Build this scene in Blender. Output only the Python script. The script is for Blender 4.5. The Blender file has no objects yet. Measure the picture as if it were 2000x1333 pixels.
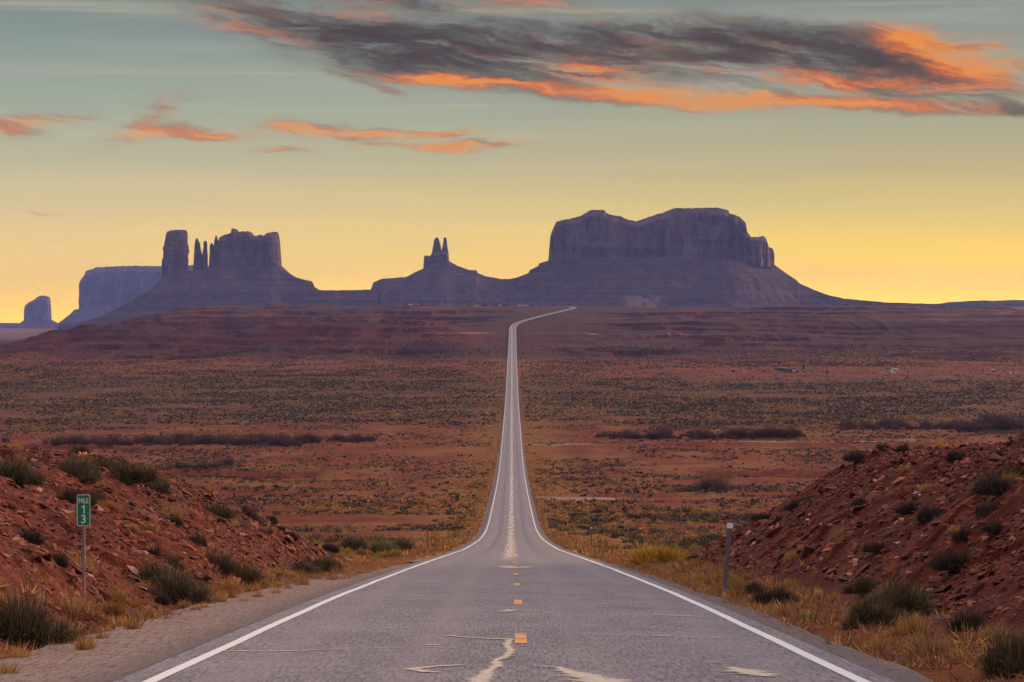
import bpy, bmesh, math, random
import numpy as np
from math import radians as rad
rng = np.random.default_rng(7)
random.seed(7)
sc = bpy.context.scene
C = sc.collection

# ------------------------------------------------------------------ camera, sky, sun, exposure
F = 5000.0      # focal length in photo pixels (2000 px wide): a 90 mm lens
HY = 625.0      # photo row of eye level
cam_d = bpy.data.cameras.new("camera"); cam = bpy.data.objects.new("camera", cam_d); C.objects.link(cam)
cam_d.sensor_width = 36; cam_d.lens = 90; cam_d.shift_y = -(666.5 - HY) / 2000.0
cam_d.clip_start = 0.5; cam_d.clip_end = 90000
cam.location = (0, 0, 0); cam.rotation_euler = (rad(90), 0, 0)
sc.camera = cam
sc.view_settings.view_transform = 'Standard'; sc.view_settings.look = 'None'
sc.view_settings.exposure = 0.0; sc.view_settings.gamma = 1.0
sc.cycles.use_denoising = True; sc.cycles.denoiser = 'OPENIMAGEDENOISE'; sc.cycles.denoising_prefilter = 'ACCURATE'
sc.cycles.max_bounces = 5; sc.cycles.diffuse_bounces = 2; sc.cycles.volume_bounces = 1
sc.cycles.transparent_max_bounces = 8

SUN_EL, SUN_AZ = 9.0, 56.0     # degrees; azimuth to the right of the view direction (+Y)
sun_d = bpy.data.lights.new("sun", 'SUN'); sun = bpy.data.objects.new("sun", sun_d); C.objects.link(sun)
sun_d.energy = 4.8; sun_d.angle = rad(10); sun_d.color = (1.0, 0.58, 0.32)
sun.rotation_euler = (rad(90 - SUN_EL), 0, rad(180 - SUN_AZ))

def srgb(r, g, b):
    f = lambda c: (c / 255 / 12.92) if c / 255 <= 0.04045 else ((c / 255 + 0.055) / 1.055) ** 2.4
    return (f(r), f(g), f(b))

class N:
    """tiny node maths helper"""
    def __init__(s, t, sock): s.t = t; s.k = sock
    def _m(s, op, *a, clamp=False):
        n = s.t.nodes.new('ShaderNodeMath'); n.operation = op; n.use_clamp = clamp
        for i, v in enumerate((s,) + a):
            if isinstance(v, N): s.t.links.new(v.k, n.inputs[i])
            else: n.inputs[i].default_value = v
        return N(s.t, n.outputs[0])
    def __add__(s, o): return s._m('ADD', o)
    def __sub__(s, o): return s._m('SUBTRACT', o)
    def __mul__(s, o): return s._m('MULTIPLY', o)
    def __truediv__(s, o): return s._m('DIVIDE', o)
    def __radd__(s, o): return s._m('ADD', o)
    def __rmul__(s, o): return s._m('MULTIPLY', o)
    def clamp(s): return s._m('ADD', 0.0, clamp=True)
    def abs(s): return s._m('ABSOLUTE')
    def exp(s): return s._m('EXPONENT')
    def pow(s, e): return s._m('POWER', e)
    def min(s, o): return s._m('MINIMUM', o)
    def max(s, o): return s._m('MAXIMUM', o)

def smooth(t, x, a, b, lo=0.0, hi=1.0):
    n = t.nodes.new('ShaderNodeMapRange'); n.interpolation_type = 'SMOOTHSTEP'
    t.links.new(x.k, n.inputs[0]); n.inputs[1].default_value = a; n.inputs[2].default_value = b
    n.inputs[3].default_value = lo; n.inputs[4].default_value = hi
    return N(t, n.outputs[0])

def mixc(t, fac, a, b, mode='MIX'):
    n = t.nodes.new('ShaderNodeMix'); n.data_type = 'RGBA'; n.blend_type = mode; n.clamp_factor = True
    for sock, v in ((n.inputs[0], fac), (n.inputs[6], a), (n.inputs[7], b)):
        if isinstance(v, N): t.links.new(v.k, sock)
        elif isinstance(v, tuple): sock.default_value = (*v[:3], 1)
        else: sock.default_value = v
    return N(t, n.outputs[2])

def ramp(t, x, stops, interp='LINEAR'):
    n = t.nodes.new('ShaderNodeValToRGB'); t.links.new(x.k, n.inputs[0]); r = n.color_ramp; r.interpolation = interp
    while len(r.elements) < len(stops): r.elements.new(0.5)
    for e, (p, c) in zip(r.elements, stops): e.position = p; e.color = (*c, 1)
    return N(t, n.outputs[0])

def noise(t, vec, scale, detail=4, rough=0.55, dist=0.0, w=None):
    n = t.nodes.new('ShaderNodeTexNoise'); t.links.new(vec.k, n.inputs['Vector'])
    n.inputs['Scale'].default_value = scale; n.inputs['Detail'].default_value = detail
    n.inputs['Roughness'].default_value = rough; n.inputs['Distortion'].default_value = dist
    return N(t, n.outputs[0])

def combine(t, x, y, z=0.0):
    n = t.nodes.new('ShaderNodeCombineXYZ')
    for i, v in enumerate((x, y, z)):
        if isinstance(v, N): t.links.new(v.k, n.inputs[i])
        else: n.inputs[i].default_value = v
    return N(t, n.outputs[0])

def sep(t, v):
    n = t.nodes.new('ShaderNodeSeparateXYZ'); t.links.new(v.k, n.inputs[0])
    return [N(t, o) for o in n.outputs]

def build_world():
    w = bpy.data.worlds.new("World"); sc.world = w; w.use_nodes = True
    t = w.node_tree; t.nodes.clear()
    tc = t.nodes.new('ShaderNodeTexCoord')
    x, y, z = sep(t, N(t, tc.outputs['Generated']))
    az = x._m('ARCTAN2', y)                       # 0 ahead, + to the right
    el = z._m('ARCSINE')
    U = az * 5.0                                   # thousands of photo pixels at this focal length
    V = el * 5.0
    # clear twilight sky by elevation, a cooler and a warmer azimuth
    sky_l = [(0.0, (2.5, 1.36, .0)), (0.05, (1.95, 1.14, .02)), (0.12, (1.34, .88, .17)), (0.20, (.98, .72, .28)),
             (0.30, srgb(206, 198, 152)), (0.42, srgb(166, 176, 152)), (0.55, srgb(138, 152, 143)), (0.66, srgb(118, 131, 127)), (1.0, srgb(118, 134, 140))]
    sky_r = [(0.0, (3.1, 1.62, .0)), (0.05, (2.3, 1.33, .0)), (0.12, (1.60, 1.0, .0)), (0.20, (.98, .72, .15)),
             (0.30, srgb(202, 184, 126)), (0.42, srgb(168, 170, 140)), (0.55, srgb(146, 154, 141)), (0.66, srgb(122, 130, 124)), (1.0, srgb(118, 132, 138))]
    # gentle streaks in the elevation coordinate
    sv = noise(t, combine(t, U * 0.9, V * 12.0), 1.0, 3, 0.5)
    Vw = (V + (sv - 0.5) * 0.06).clamp()
    base = mixc(t, smooth(t, U, -1.0, 0.95), ramp(t, Vw, sky_l), ramp(t, Vw, sky_r))
    streak = smooth(t, noise(t, combine(t, U * 0.8 + V * 0.6, V * 26.0), 1.0, 4, 0.6), 0.5, 0.8)
    base = mixc(t, streak * 0.35 * smooth(t, V, 0.02, 0.2), base, srgb(236, 214, 160))
    # high veil streaks, pale
    veil = smooth(t, noise(t, combine(t, U * 1.1 - V * 0.8, V * 14.0, 3.3), 1.3, 5, 0.6), 0.48, 0.75) * smooth(t, V, 0.25, 0.5)
    base = mixc(t, veil * 0.32, base, srgb(186, 184, 172))
    # upper dome: unseen sky overhead, brightened as added fill light for the ground
    up = smooth(t, el, rad(9), rad(30))
    base = mixc(t, up, base, ramp(t, el / (math.pi / 2), [(0.0, (.62, .60, .62)), (0.12, (.62, .56, .54)), (0.45, (1.08, .92, .90)), (1.0, (1.36, 1.14, 1.12))]))
    east = smooth(t, y, 0.55, -0.25) * smooth(t, el, rad(34), rad(12))     # the sky away from the sunset has already gone dim and dusky
    base = mixc(t, east, base, (0.13, 0.11, 0.18))
    # --- clouds in direction space, px = photo pixel of azimuth / elevation
    wob = noise(t, combine(t, U * 6.0, V * 16.0, 1.7), 1.0, 6, 0.65)
    wob2 = noise(t, combine(t, U * 5.0, V * 16.0, 7.1), 1.0, 6, 0.65)
    Uw = U + (wob - 0.5) * 0.16
    Vv = V + (wob2 - 0.5) * 0.060
    def blob(cx, cy, rx, ry, ang=0.0, k=1.0):
        cu, cv = (cx - 1000) / 1000.0, (HY - cy - (8 if cy < 230 else 0)) / 1000.0
        ca, sa = math.cos(rad(ang)), math.sin(rad(ang))     # + angle: descends to the right
        du, dv = Uw - cu, Vv - cv
        a = (du * ca - dv * sa) / (rx / 1000.0)
        b = (du * sa + dv * ca) / (ry / 1000.0)
        return ((a * a + b * b) * -1.0).exp() * k
    def total(lst):
        s = None
        for l in lst:
            g = blob(*l); s = g if s is None else s + g
        return s
    dark = [(660, 62, 215, 36, 9, 1.15), (800, 92, 230, 42, 10, .75), (985, 75, 250, 36, 4, .62), (1180, 95, 160, 40, 8, .45),
            (1420, 66, 210, 30, 1, .8), (1060, 118, 240, 28, 7, .4), (1330, 86, 150, 30, 4, .55), (1560, 112, 190, 34, 2, 1.35), (1730, 124, 150, 34, 7, .95),
            (1800, 178, 160, 20, 6, .5), (1985, 216, 60, 10, 3, .6), (860, 2, 260, 12, 2, .55)]
    orange = [(1130, 128, 110, 30, 8, .75), (880, 148, 150, 15, 5, .95), (1130, 170, 200, 18, 6, 1.1), (1360, 194, 140, 18, 4, 1.1),
              (1560, 192, 160, 16, 3, .9), (1760, 206, 150, 15, 3, .95), (1820, 112, 120, 40, 6, 1.0), (1905, 136, 75, 30, 8, .85), (1780, 74, 70, 22, 4, .6),
              (1640, 158, 200, 20, 4, .6), (740, 162, 60, 14, 25, .35), (1960, 130, 60, 60, 0, .35),
              (585, 254, 68, 13, 1, 1.15), (715, 262, 62, 10, 2, .95), (860, 264, 70, 7, -1, .8), (890, 289, 85, 9, -2, 1.0), (985, 284, 50, 5, -2, .6),
              (735, 284, 45, 6, 2, .5), (405, 262, 58, 10, 3, 1.0), (285, 268, 60, 13, -8, 1.0), (300, 222, 60, 26, -35, .42), (90, 240, 80, 16, -2, .6),
              (20, 262, 70, 18, 5, .5), (560, 296, 60, 7, 0, .4), (105, 411, 40, 4, 0, .35), (1050, 4, 120, 8, 8, .4)]
    dark = [(a, b, c, d * 1.1, e, k * 1.0) for a, b, c, d, e, k in dark]; orange = [(a, b, c, d * (.72 if b < 230 and a < 1775 else 1.0), e, k * 1.05) for a, b, c, d, e, k in orange]
    D = total(dark); O = total(orange)
    wisp = noise(t, combine(t, U * 4.2 + Vv * 5.0, Vv * 24.0 + U * 2.0, 0.4), 1.35, 9, 0.68, .5)
    fine = noise(t, combine(t, U * 13.0 + Vv * 18.0, Vv * 60.0 + U * 6.0, 2.4), 1.5, 8, 0.72, .4)
    mid = noise(t, combine(t, U * 3.4 + Vv * 5.0, Vv * 19.0 + U * 2.5, 5.1), 1.0, 7, 0.62, .9)
    w1 = smooth(t, wisp, .34, .66); w2 = smooth(t, fine, .34, .66); w3 = smooth(t, mid, .34, .64)
    tx = w1 * .42 + w2 * .20 + w3 * .38
    S = D * 1.12 + O * .9
    dens_ = S * (tx * 1.7 + .10) + (tx - .5) * .25 * smooth(t, S, .05, .5)
    alpha = (dens_.max(0.0).pow(1.3) * -1.6).exp() * -1.0 + 1.0
    lit = O - D * .55 + (w3 - .5) * -.9 + (w1 - .5) * .5 + (w2 - .5) * .3        # undersides and thin parts catch the glow
    col1 = ramp(t, lit * .5 + .5, [(0.15, srgb(66, 46, 34)), (0.36, srgb(106, 68, 46)), (0.50, srgb(146, 84, 54)), (0.66, srgb(214, 102, 22)), (0.92, srgb(255, 150, 20))])
    thin = smooth(t, dens_, .45, .05)
    ccol = mixc(t, thin * .4, col1, mixc(t, smooth(t, O - D, -.1, .2), srgb(140, 122, 112), srgb(224, 146, 88)))
    base = mixc(t, alpha * 0.94, base, ccol)
    # thin contrail low on the left
    trail = blob(92, 567, 60, 0.9, 11.5, 0.6).clamp()
    base = mixc(t, trail * 0.6, base, srgb(255, 226, 150))
    # below the horizon: dull earth glow
    base = mixc(t, smooth(t, el, rad(-0.6), rad(-3)), base, (0.16, 0.09, 0.07))
    sky = t.nodes.new('ShaderNodeTexSky'); sky.sky_type = 'NISHITA'; sky.sun_disc = False
    sky.sun_elevation = rad(SUN_EL); sky.sun_rotation = rad(SUN_AZ)
    b1 = t.nodes.new('ShaderNodeBackground'); b1.inputs[1].default_value = 0.9; t.links.new(base.k, b1.inputs[0])
    b2 = t.nodes.new('ShaderNodeBackground'); b2.inputs[1].default_value = 0.010
    skc = mixc(t, alpha * .85, N(t, sky.outputs[0]), (0.0, 0.0, 0.0)); t.links.new(skc.k, b2.inputs[0])
    ad = t.nodes.new('ShaderNodeAddShader'); t.links.new(b1.outputs[0], ad.inputs[0]); t.links.new(b2.outputs[0], ad.inputs[1])
    out = t.nodes.new('ShaderNodeOutputWorld'); t.links.new(ad.outputs[0], out.inputs[0])
    w.cycles.sampling_method = 'MANUAL'; w.cycles.sample_map_resolution = 1024
build_world()

# ------------------------------------------------------------------ numeric helpers
def sstep(x, a, b):
    t = np.clip((x - a) / (b - a), 0, 1); return t * t * (3 - 2 * t)

def _hash(ix, iy, seed):
    h = (ix.astype(np.int64) * 374761393 + iy.astype(np.int64) * 668265263 + seed * 1442695041) & 0xffffffff
    h = ((h ^ (h >> 13)) * 1274126177) & 0xffffffff
    return ((h ^ (h >> 16)) & 0xffff) / 65535.0

def vnoise(x, y, seed=0):
    ix = np.floor(x); iy = np.floor(y); fx = x - ix; fy = y - iy
    fx = fx * fx * fx * (fx * (fx * 6 - 15) + 10); fy = fy * fy * fy * (fy * (fy * 6 - 15) + 10)
    a = _hash(ix, iy, seed); b = _hash(ix + 1, iy, seed); c = _hash(ix, iy + 1, seed); d = _hash(ix + 1, iy + 1, seed)
    return (a * (1 - fx) + b * fx) * (1 - fy) + (c * (1 - fx) + d * fx) * fy

def fbm(x, y, oct=4, seed=0, gain=0.5):
    x = np.asarray(x, float); y = np.asarray(y, float)
    s = 0; a = 1; n = 0
    for i in range(oct):
        s = s + a * (vnoise(x, y, seed + i * 17) - 0.5); n += a
        x, y = (x * 1.6 + y * 1.2) * 1.02, (-x * 1.2 + y * 1.6) * 1.02; a *= gain
    return s / n * 2

def ridged(x, y, oct=4, seed=0):
    s = 0; a = 1; n = 0
    for i in range(oct):
        s = s + a * (1 - np.abs(2 * vnoise(x, y, seed + i * 17) - 1)); n += a
        x, y = (x * 1.6 + y * 1.2), (-x * 1.2 + y * 1.6); a *= 0.5
    return s / n

# ------------------------------------------------------------------ the lie of the land (eye level is z = 0)
PT = np.array([(-200, 13.5), (0, -1.67), (25.5, -3.61), (45.6, -5.15), (57.4, -6.08), (89.5, -8.7), (119, -11.15), (158, -14.4), (201, -18), (233, -20.5),
    (279, -24.1), (318, -27), (375, -30.8), (416, -32.9), (492, -36.0), (593, -39.8), (726, -44.2), (842, -46.3), (992, -46.7), (1140, -46.8),
    (1357, -47.5), (1587, -45.6), (1789, -41.3), (2226, -33.4), (2645, -23.4), (2992, -8.4), (3050, -5), (3100, -2.2), (3160, 1.6), (3250, 5.9), (3350, 10),
    (3470, 14.5), (3560, 16.8), (3640, 18.6), (3700, 19.7), (3900, 21.2), (9000, 48.6), (40000, 48.6)])
_yy = np.concatenate([np.arange(-200, 700, 2.0), np.arange(700, 9100, 5.0)])
_pp = np.interp(_yy, PT[:, 0], PT[:, 1])
_ps = _pp.copy()
for k in range(3):
    _n = np.interp(_yy - 14, _yy, _ps) * .25 + _ps * .5 + np.interp(_yy + 14, _yy, _ps) * .25
    w_ = sstep(_yy, 100, 300); _ps = _ps * (1 - w_) + _n * w_
def P(Y): return np.where(Y > 9000, 48.6, np.interp(Y, _yy, _ps))
CT = np.array([(-200, 0), (0, -0.05), (100, -0.06), (900, -.15), (2200, .15), (2980, .8), (3050, 4), (3100, 11), (3160, 24), (3250, 41.6), (3350, 60), (3470, 79.5), (3560, 87.5),
    (3640, 84.5), (3700, 78), (4000, 40), (5000, -60)])
_cc = np.interp(_yy, CT[:, 0], CT[:, 1])
_cs = _cc.copy()
for k in range(4):
    _cs = np.interp(_yy - 12, _yy, _cs) * .25 + _cs * .5 + np.interp(_yy + 12, _yy, _cs) * .25
def XC(Y): return np.interp(Y, _yy, _cs)

def bank(X, Y):
    sl = -X - 6.4 - 0.5 * fbm(Y / 9.0, Y * 0, 3, 5)
    hl = np.interp(sl, [0, 1, 3, 6, 9, 14, 25, 60], [0, .5, 1.6, 3.0, 4.1, 5.0, 5.6, 5.8])
    el = 1 - sstep(Y, 96 + np.clip(sl, 0, 40) * .8, 122 + np.clip(sl, 0, 40) * 2.4)
    sr = X - 6.9 - 0.5 * fbm(Y / 8.0, Y * 0 + 3, 3, 9)
    hr = np.interp(sr, [0, 1, 3, 6.5, 8.5, 12, 40], [0, .75, 2.1, 4.25, 4.75, 4.9, 5.4])
    er = 1 - sstep(Y, 92 + 6 + np.clip(sr, 0, 40) * .2, 124 + np.clip(sr, 0, 40) * .9)
    cap = 1.67 + .0305 * np.clip(Y, 10, 400) + .35 * fbm(X / 5, Y / 9, 3, 15) - .04 * np.clip(np.abs(X) - 14, 0, 30)
    h = np.where(X < 0, hl * el, hr * er)
    kq = .45
    return np.where(Y < 200, -np.log(np.exp(-np.minimum(h, 20) / kq) + np.exp(-cap / kq) ) * kq + .0 * h, h) * (h > .02) * sstep(h, 0, .25)

YC = np.array([(-1500, 600), (400, 598), (1130, 598.5), (1600, 604), (1900, 608), (2100, 611), (3500, 612)])
def terrain(X, Y):
    X = np.asarray(X, float); Y = np.asarray(Y, float)
    p = P(Y); xc = XC(Y); a = np.abs(X - xc)
    px = 1000 + X / np.maximum(Y, 50) * F
    # rolling valley
    far = sstep(Y, 130, 420)
    z = p + 0.9 * fbm(X / 70, Y / 70, 4, 1) * sstep(a, 8, 60) * far
    z = z + 3.2 * fbm(X / 420, Y / 420, 3, 21) * sstep(a, 20, 300) * sstep(Y, 350, 900) * (1 - .6 * sstep(Y, 1500, 2100))
    z = z - 0.45 * sstep(a, 5.0, 8.5) * sstep(Y, 118, 150)
    z = z + 0.22 * fbm(X / 6, Y / 9, 3, 31) * sstep(a, 6, 12) * far
    # cut wash edges, red little scarps that face the camera
    for (yc, h, sd) in ((752, 1.5, 40), (955, 1.3, 44), (1010, 1.0, 47), (565, .7, 51)):
        ye = yc + 26 * fbm(X / 60, X * 0, 3, sd) + X * .02
        g = sstep(a, 9, 30) * sstep(fbm(X / 130, Y * 0 + sd, 2, sd), -.35, .15)
        z = z + g * (h * sstep(Y, ye, ye + 2.5) - h * sstep(Y, ye - 70, ye - 6) * (1 - 0) * .5 - h * .5 * sstep(Y, ye + 30, ye + 120))
    # far slopes up to the plateau: benches, gullies
    hill = sstep(Y, 2120, 2350) * sstep(a, 14, 120)
    lat = X / 900
    n = fbm(X / 230, Y / 300, 4, 61)
    gul = ridged(X / 95 + .4 * fbm(X / 120, Y / 120, 2, 64), Y / 520, 4, 63)
    crest = 1 - sstep(Y, 3350, 3700)
    zh = z + hill * crest * (12 * n + 13 * (gul - .62)) * (1 - .55 * sstep(X, -60, 120))
    zh = zh + hill * crest * 5.0 * (ridged(X / 34 + .3 * fbm(X / 50, Y / 80, 2, 65), Y / 190, 4, 66) - .6) * (1 - .4 * sstep(X, -60, 120)) + hill * .8 * fbm(X / 9, Y / 30, 3, 67)
    # spur on the left that stands in front of the plateau, with ledges
    Xn = X + 22 * fbm(X / 70, Y / 120, 3, 68); Yn = Y + 60 * fbm(X / 60, Y / 200, 3, 69)
    sh = np.interp(Xn, [-430, -350, -335, -285, -270, -232, -220, -150, -70, -12, 40], [0, 5, 9, 12, 18, 19, 24, 21, 12, 2, 0])
    sp = sh * (.25 * sstep(Yn, 2250, 2420) + .30 * sstep(Yn, 2440, 2530) + .45 * sstep(Yn, 2570, 2660)) * (1 - sstep(Yn, 2790, 2880))
    zh = zh + crest * sp * (1 + .35 * (gul - .6)) * sstep(a, 14, 60)
    zh = zh + crest * 13 * np.exp(-((Xn + 470) / 120.0) ** 2) * sstep(Yn, 2560, 2660) * (1 - sstep(Yn, 3000, 3100))
    zh = zh - crest * 9 * sstep(-X, 30, 200) * sstep(Yn, 2860, 2930) * (1 - sstep(Yn, 3120, 3180))
    # right hand bench with a pale broken rim
    rb = sstep(X, 150, 420) * sstep(Y, 2900, 2985) * crest
    zh = zh + rb * 6.5
    step = 6.5
    wq = 1.1 * fbm(X / 210, Y / 260, 3, 70); q = zh / step + wq; fq = q - np.floor(q)
    ter = (np.floor(q) + .22 * fq + .78 * sstep(fq, .80, .96)) * step
    tm = hill * crest * (.35 + .6 * sstep(fbm(X / 95, Y / 160, 3, 71), -.3, .15)) * (1 - sstep(X, 100, 500) * .5)
    zh = zh * (1 - tm) + (ter - wq * step) * tm
    z = np.where(Y > 2100, zh, z)
    # plateau top stays just under the photo's crest line
    yc = np.interp(px, YC[:, 0], YC[:, 1])
    zp = Y * (HY - yc) / F
    k = sstep(Y, 3350, 3720) * sstep(a, 14, 60)
    z = z * (1 - k) + np.minimum(zp, 62 + 0 * zp) * k + k * (0.9 * fbm(X / 60, Y / 90, 3, 72) - .6)
    # low plain left of the plateau's nose
    plain = np.interp(Y, [2000, 2300, 5000, 12000, 15500, 18000, 60000], [-36, -36, -39, -34, -39, -28, -60]) + 1.6 * fbm(X / 260, Y / 260, 4, 75)
    e1 = np.interp(Y, [2000, 3600, 9000, 60000], [-440, -430, -1010, -6500])
    e0 = np.interp(Y, [2000, 2400, 3600, 9000, 60000], [-560, -600, -680, -1500, -8500])
    wv = 45 * fbm(Y / 160, X / 300, 4, 77) * sstep(Y, 2050, 2500)
    m = np.clip((X - wv - e0) / (e1 - e0), 0, 1)
    q = m * 5; m2 = (np.floor(q) + sstep(q - np.floor(q), .45, .9)) / 5; m = .45 * m + .55 * m2
    z = np.where(Y > 2000, plain + (z - plain) * (m * sstep(Y, 2000, 2200) + 1 - sstep(Y, 2000, 2200)), z)
    # beyond everything the plateau falls away
    z = z - sstep(Y, 9500, 16000) * (1 - (X < -1500) * 0) * np.clip(z + 60, 0, None)
    z = z + bank(X, Y)
    # bed for the road
    ls = np.where((X < 0) & (Y < 140), 1.5, 0.0)
    w = 1 - sstep(a, 4.7 + ls, 6.4 + ls + Y * .002)
    w = w * (Y < 4900)
    z = z * (1 - w) + (p - .10 - np.minimum(a, 8) * .012 - np.maximum(Y, 0) * 2.4e-4) * w
    return z

def road_z(Y): return P(Y)

def hit(px, py, lo=18.0, hi=4200.0):
    """ground point seen at photo pixel (px, py)"""
    d = lo * (hi / lo) ** np.linspace(0, 1, 3000)
    X = (px - 1000) / F * d; zr = (HY - py) / F * d
    g = terrain(X, d); b = np.nonzero(zr <= g)[0]
    i = b[0] if len(b) else len(d) - 1
    return float(X[i]), float(d[i]), float(g[i])
def at(px, py, d): return ((px - 1000) / F * d, d, (HY - py) / F * d)

# ------------------------------------------------------------------ object helpers
def mesh(name, V, Fc, mat=None, smooth_=False, parent=None, col=None, link=True):
    V = np.asarray(V, np.float32); Fc = np.asarray(Fc, np.int32)
    me = bpy.data.meshes.new(name); nf, k = Fc.shape
    me.vertices.add(len(V)); me.vertices.foreach_set('co', V.ravel())
    me.loops.add(nf * k); me.loops.foreach_set('vertex_index', Fc.ravel())
    me.polygons.add(nf); me.polygons.foreach_set('loop_start', np.arange(0, nf * k, k, dtype=np.int32))
    me.polygons.foreach_set('use_smooth', np.full(nf, smooth_))
    if col is not None:
        ca = me.color_attributes.new('tint', 'FLOAT_COLOR', 'POINT')
        c4 = np.ones((len(V), 4), np.float32); c4[:, :3] = col; ca.data.foreach_set('color', c4.ravel())
    me.update(calc_edges=True)
    if mat: me.materials.append(mat)
    o = bpy.data.objects.new(name, me)
    if link: C.objects.link(o)
    if parent: o.parent = parent
    return o

def tag(o, label=None, cat=None, group=None, kind=None):
    if label: o['label'] = label
    if cat: o['category'] = cat
    if group: o['group'] = group
    if kind: o['kind'] = kind
    return o

def empty(name, loc, rz=0.0):
    o = bpy.data.objects.new(name, None); C.objects.link(o); o.location = loc; o.rotation_euler = (0, 0, rz); o.empty_display_size = .3
    return o

def copy_tree(o, parent=None):
    c = o.copy(); C.objects.link(c)
    if parent: c.parent = parent
    for ch in o.children: copy_tree(ch, c)
    return c

class MB:
    """collects shapes into one mesh"""
    def __init__(s): s.bm = bmesh.new()
    def box(s, cx, cy, cz, sx, sy, sz, bev=0.0, rot=None):
        r = bmesh.ops.create_cube(s.bm, size=1.0); vs = r['verts']
        bmesh.ops.scale(s.bm, vec=(sx, sy, sz), verts=vs)
        if bev:
            es = list({e for v in vs for e in v.link_edges})
            rr = bmesh.ops.bevel(s.bm, geom=es, offset=bev, segments=2, affect='EDGES', profile=.7)
            vs = list({v for f in rr['faces'] for v in f.verts} | {v for v in vs if v.is_valid})
        if rot:
            from mathutils import Euler
            bmesh.ops.rotate(s.bm, verts=vs, cent=(0, 0, 0), matrix=Euler(rot).to_matrix())
        bmesh.ops.translate(s.bm, vec=(cx, cy, cz), verts=vs); return s
    def cyl(s, p0, p1, r0, r1=None, n=10):
        from mathutils import Vector
        p0 = Vector(p0); p1 = Vector(p1); d = p1 - p0
        r = bmesh.ops.create_cone(s.bm, cap_ends=True, segments=n, radius1=r0, radius2=r1 if r1 is not None else r0, depth=d.length)
        q = Vector((0, 0, 1)).rotation_difference(d.normalized())
        bmesh.ops.rotate(s.bm, verts=r['verts'], cent=(0, 0, 0), matrix=q.to_matrix())
        bmesh.ops.translate(s.bm, vec=(p0 + p1) / 2, verts=r['verts']); return s
    def poly(s, pts, y0, y1):
        """prism: x,z outline extruded from y0 to y1"""
        a = [s.bm.verts.new((x, y0, z)) for x, z in pts]; b = [s.bm.verts.new((x, y1, z)) for x, z in pts]
        s.bm.faces.new(a); s.bm.faces.new(b[::-1])
        for i in range(len(pts)):
            j = (i + 1) % len(pts); s.bm.faces.new((a[j], a[i], b[i], b[j]))
        return s
    def build(s, name, mat, parent=None):
        bmesh.ops.recalc_face_normals(s.bm, faces=s.bm.faces)
        me = bpy.data.meshes.new(name); s.bm.to_mesh(me); s.bm.free(); me.materials.append(mat)
        o = bpy.data.objects.new(name, me); C.objects.link(o)
        if parent: o.parent = parent
        return o

def mat_new(name):
    m = bpy.data.materials.new(name); m.use_nodes = True; t = m.node_tree
    b = t.nodes['Principled BSDF']; tc = t.nodes.new('ShaderNodeNewGeometry')
    return m, t, b, N(t, tc.outputs['Position'])
def bump(t, b, h, strength=.5, dist=.1):
    n = t.nodes.new('ShaderNodeBump'); n.inputs['Strength'].default_value = strength; n.inputs['Distance'].default_value = dist
    t.links.new(h.k, n.inputs['Height']); t.links.new(n.outputs[0], b.inputs['Normal']); return n
def scalev(t, v, s):
    n = t.nodes.new('ShaderNodeVectorMath'); n.operation = 'MULTIPLY'; t.links.new(v.k, n.inputs[0]); n.inputs[1].default_value = s
    return N(t, n.outputs[0])

def simple(name, col, rough=.7, metal=0.0, var=.18, scale=6.0, bumps=0.0):
    m, t, b, pos = mat_new(name)
    tc = t.nodes.new('ShaderNodeTexCoord'); v = N(t, tc.outputs['Object'])
    n = noise(t, v, scale, 5, .6)
    c = mixc(t, smooth(t, n, .3, .7), tuple(x * (1 - var) for x in col), tuple(min(1, x * (1 + var)) for x in col))
    t.links.new(c.k, b.inputs['Base Color']); b.inputs['Roughness'].default_value = rough; b.inputs['Metallic'].default_value = metal
    if bumps: bump(t, b, n, bumps, .02)
    return m

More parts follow.
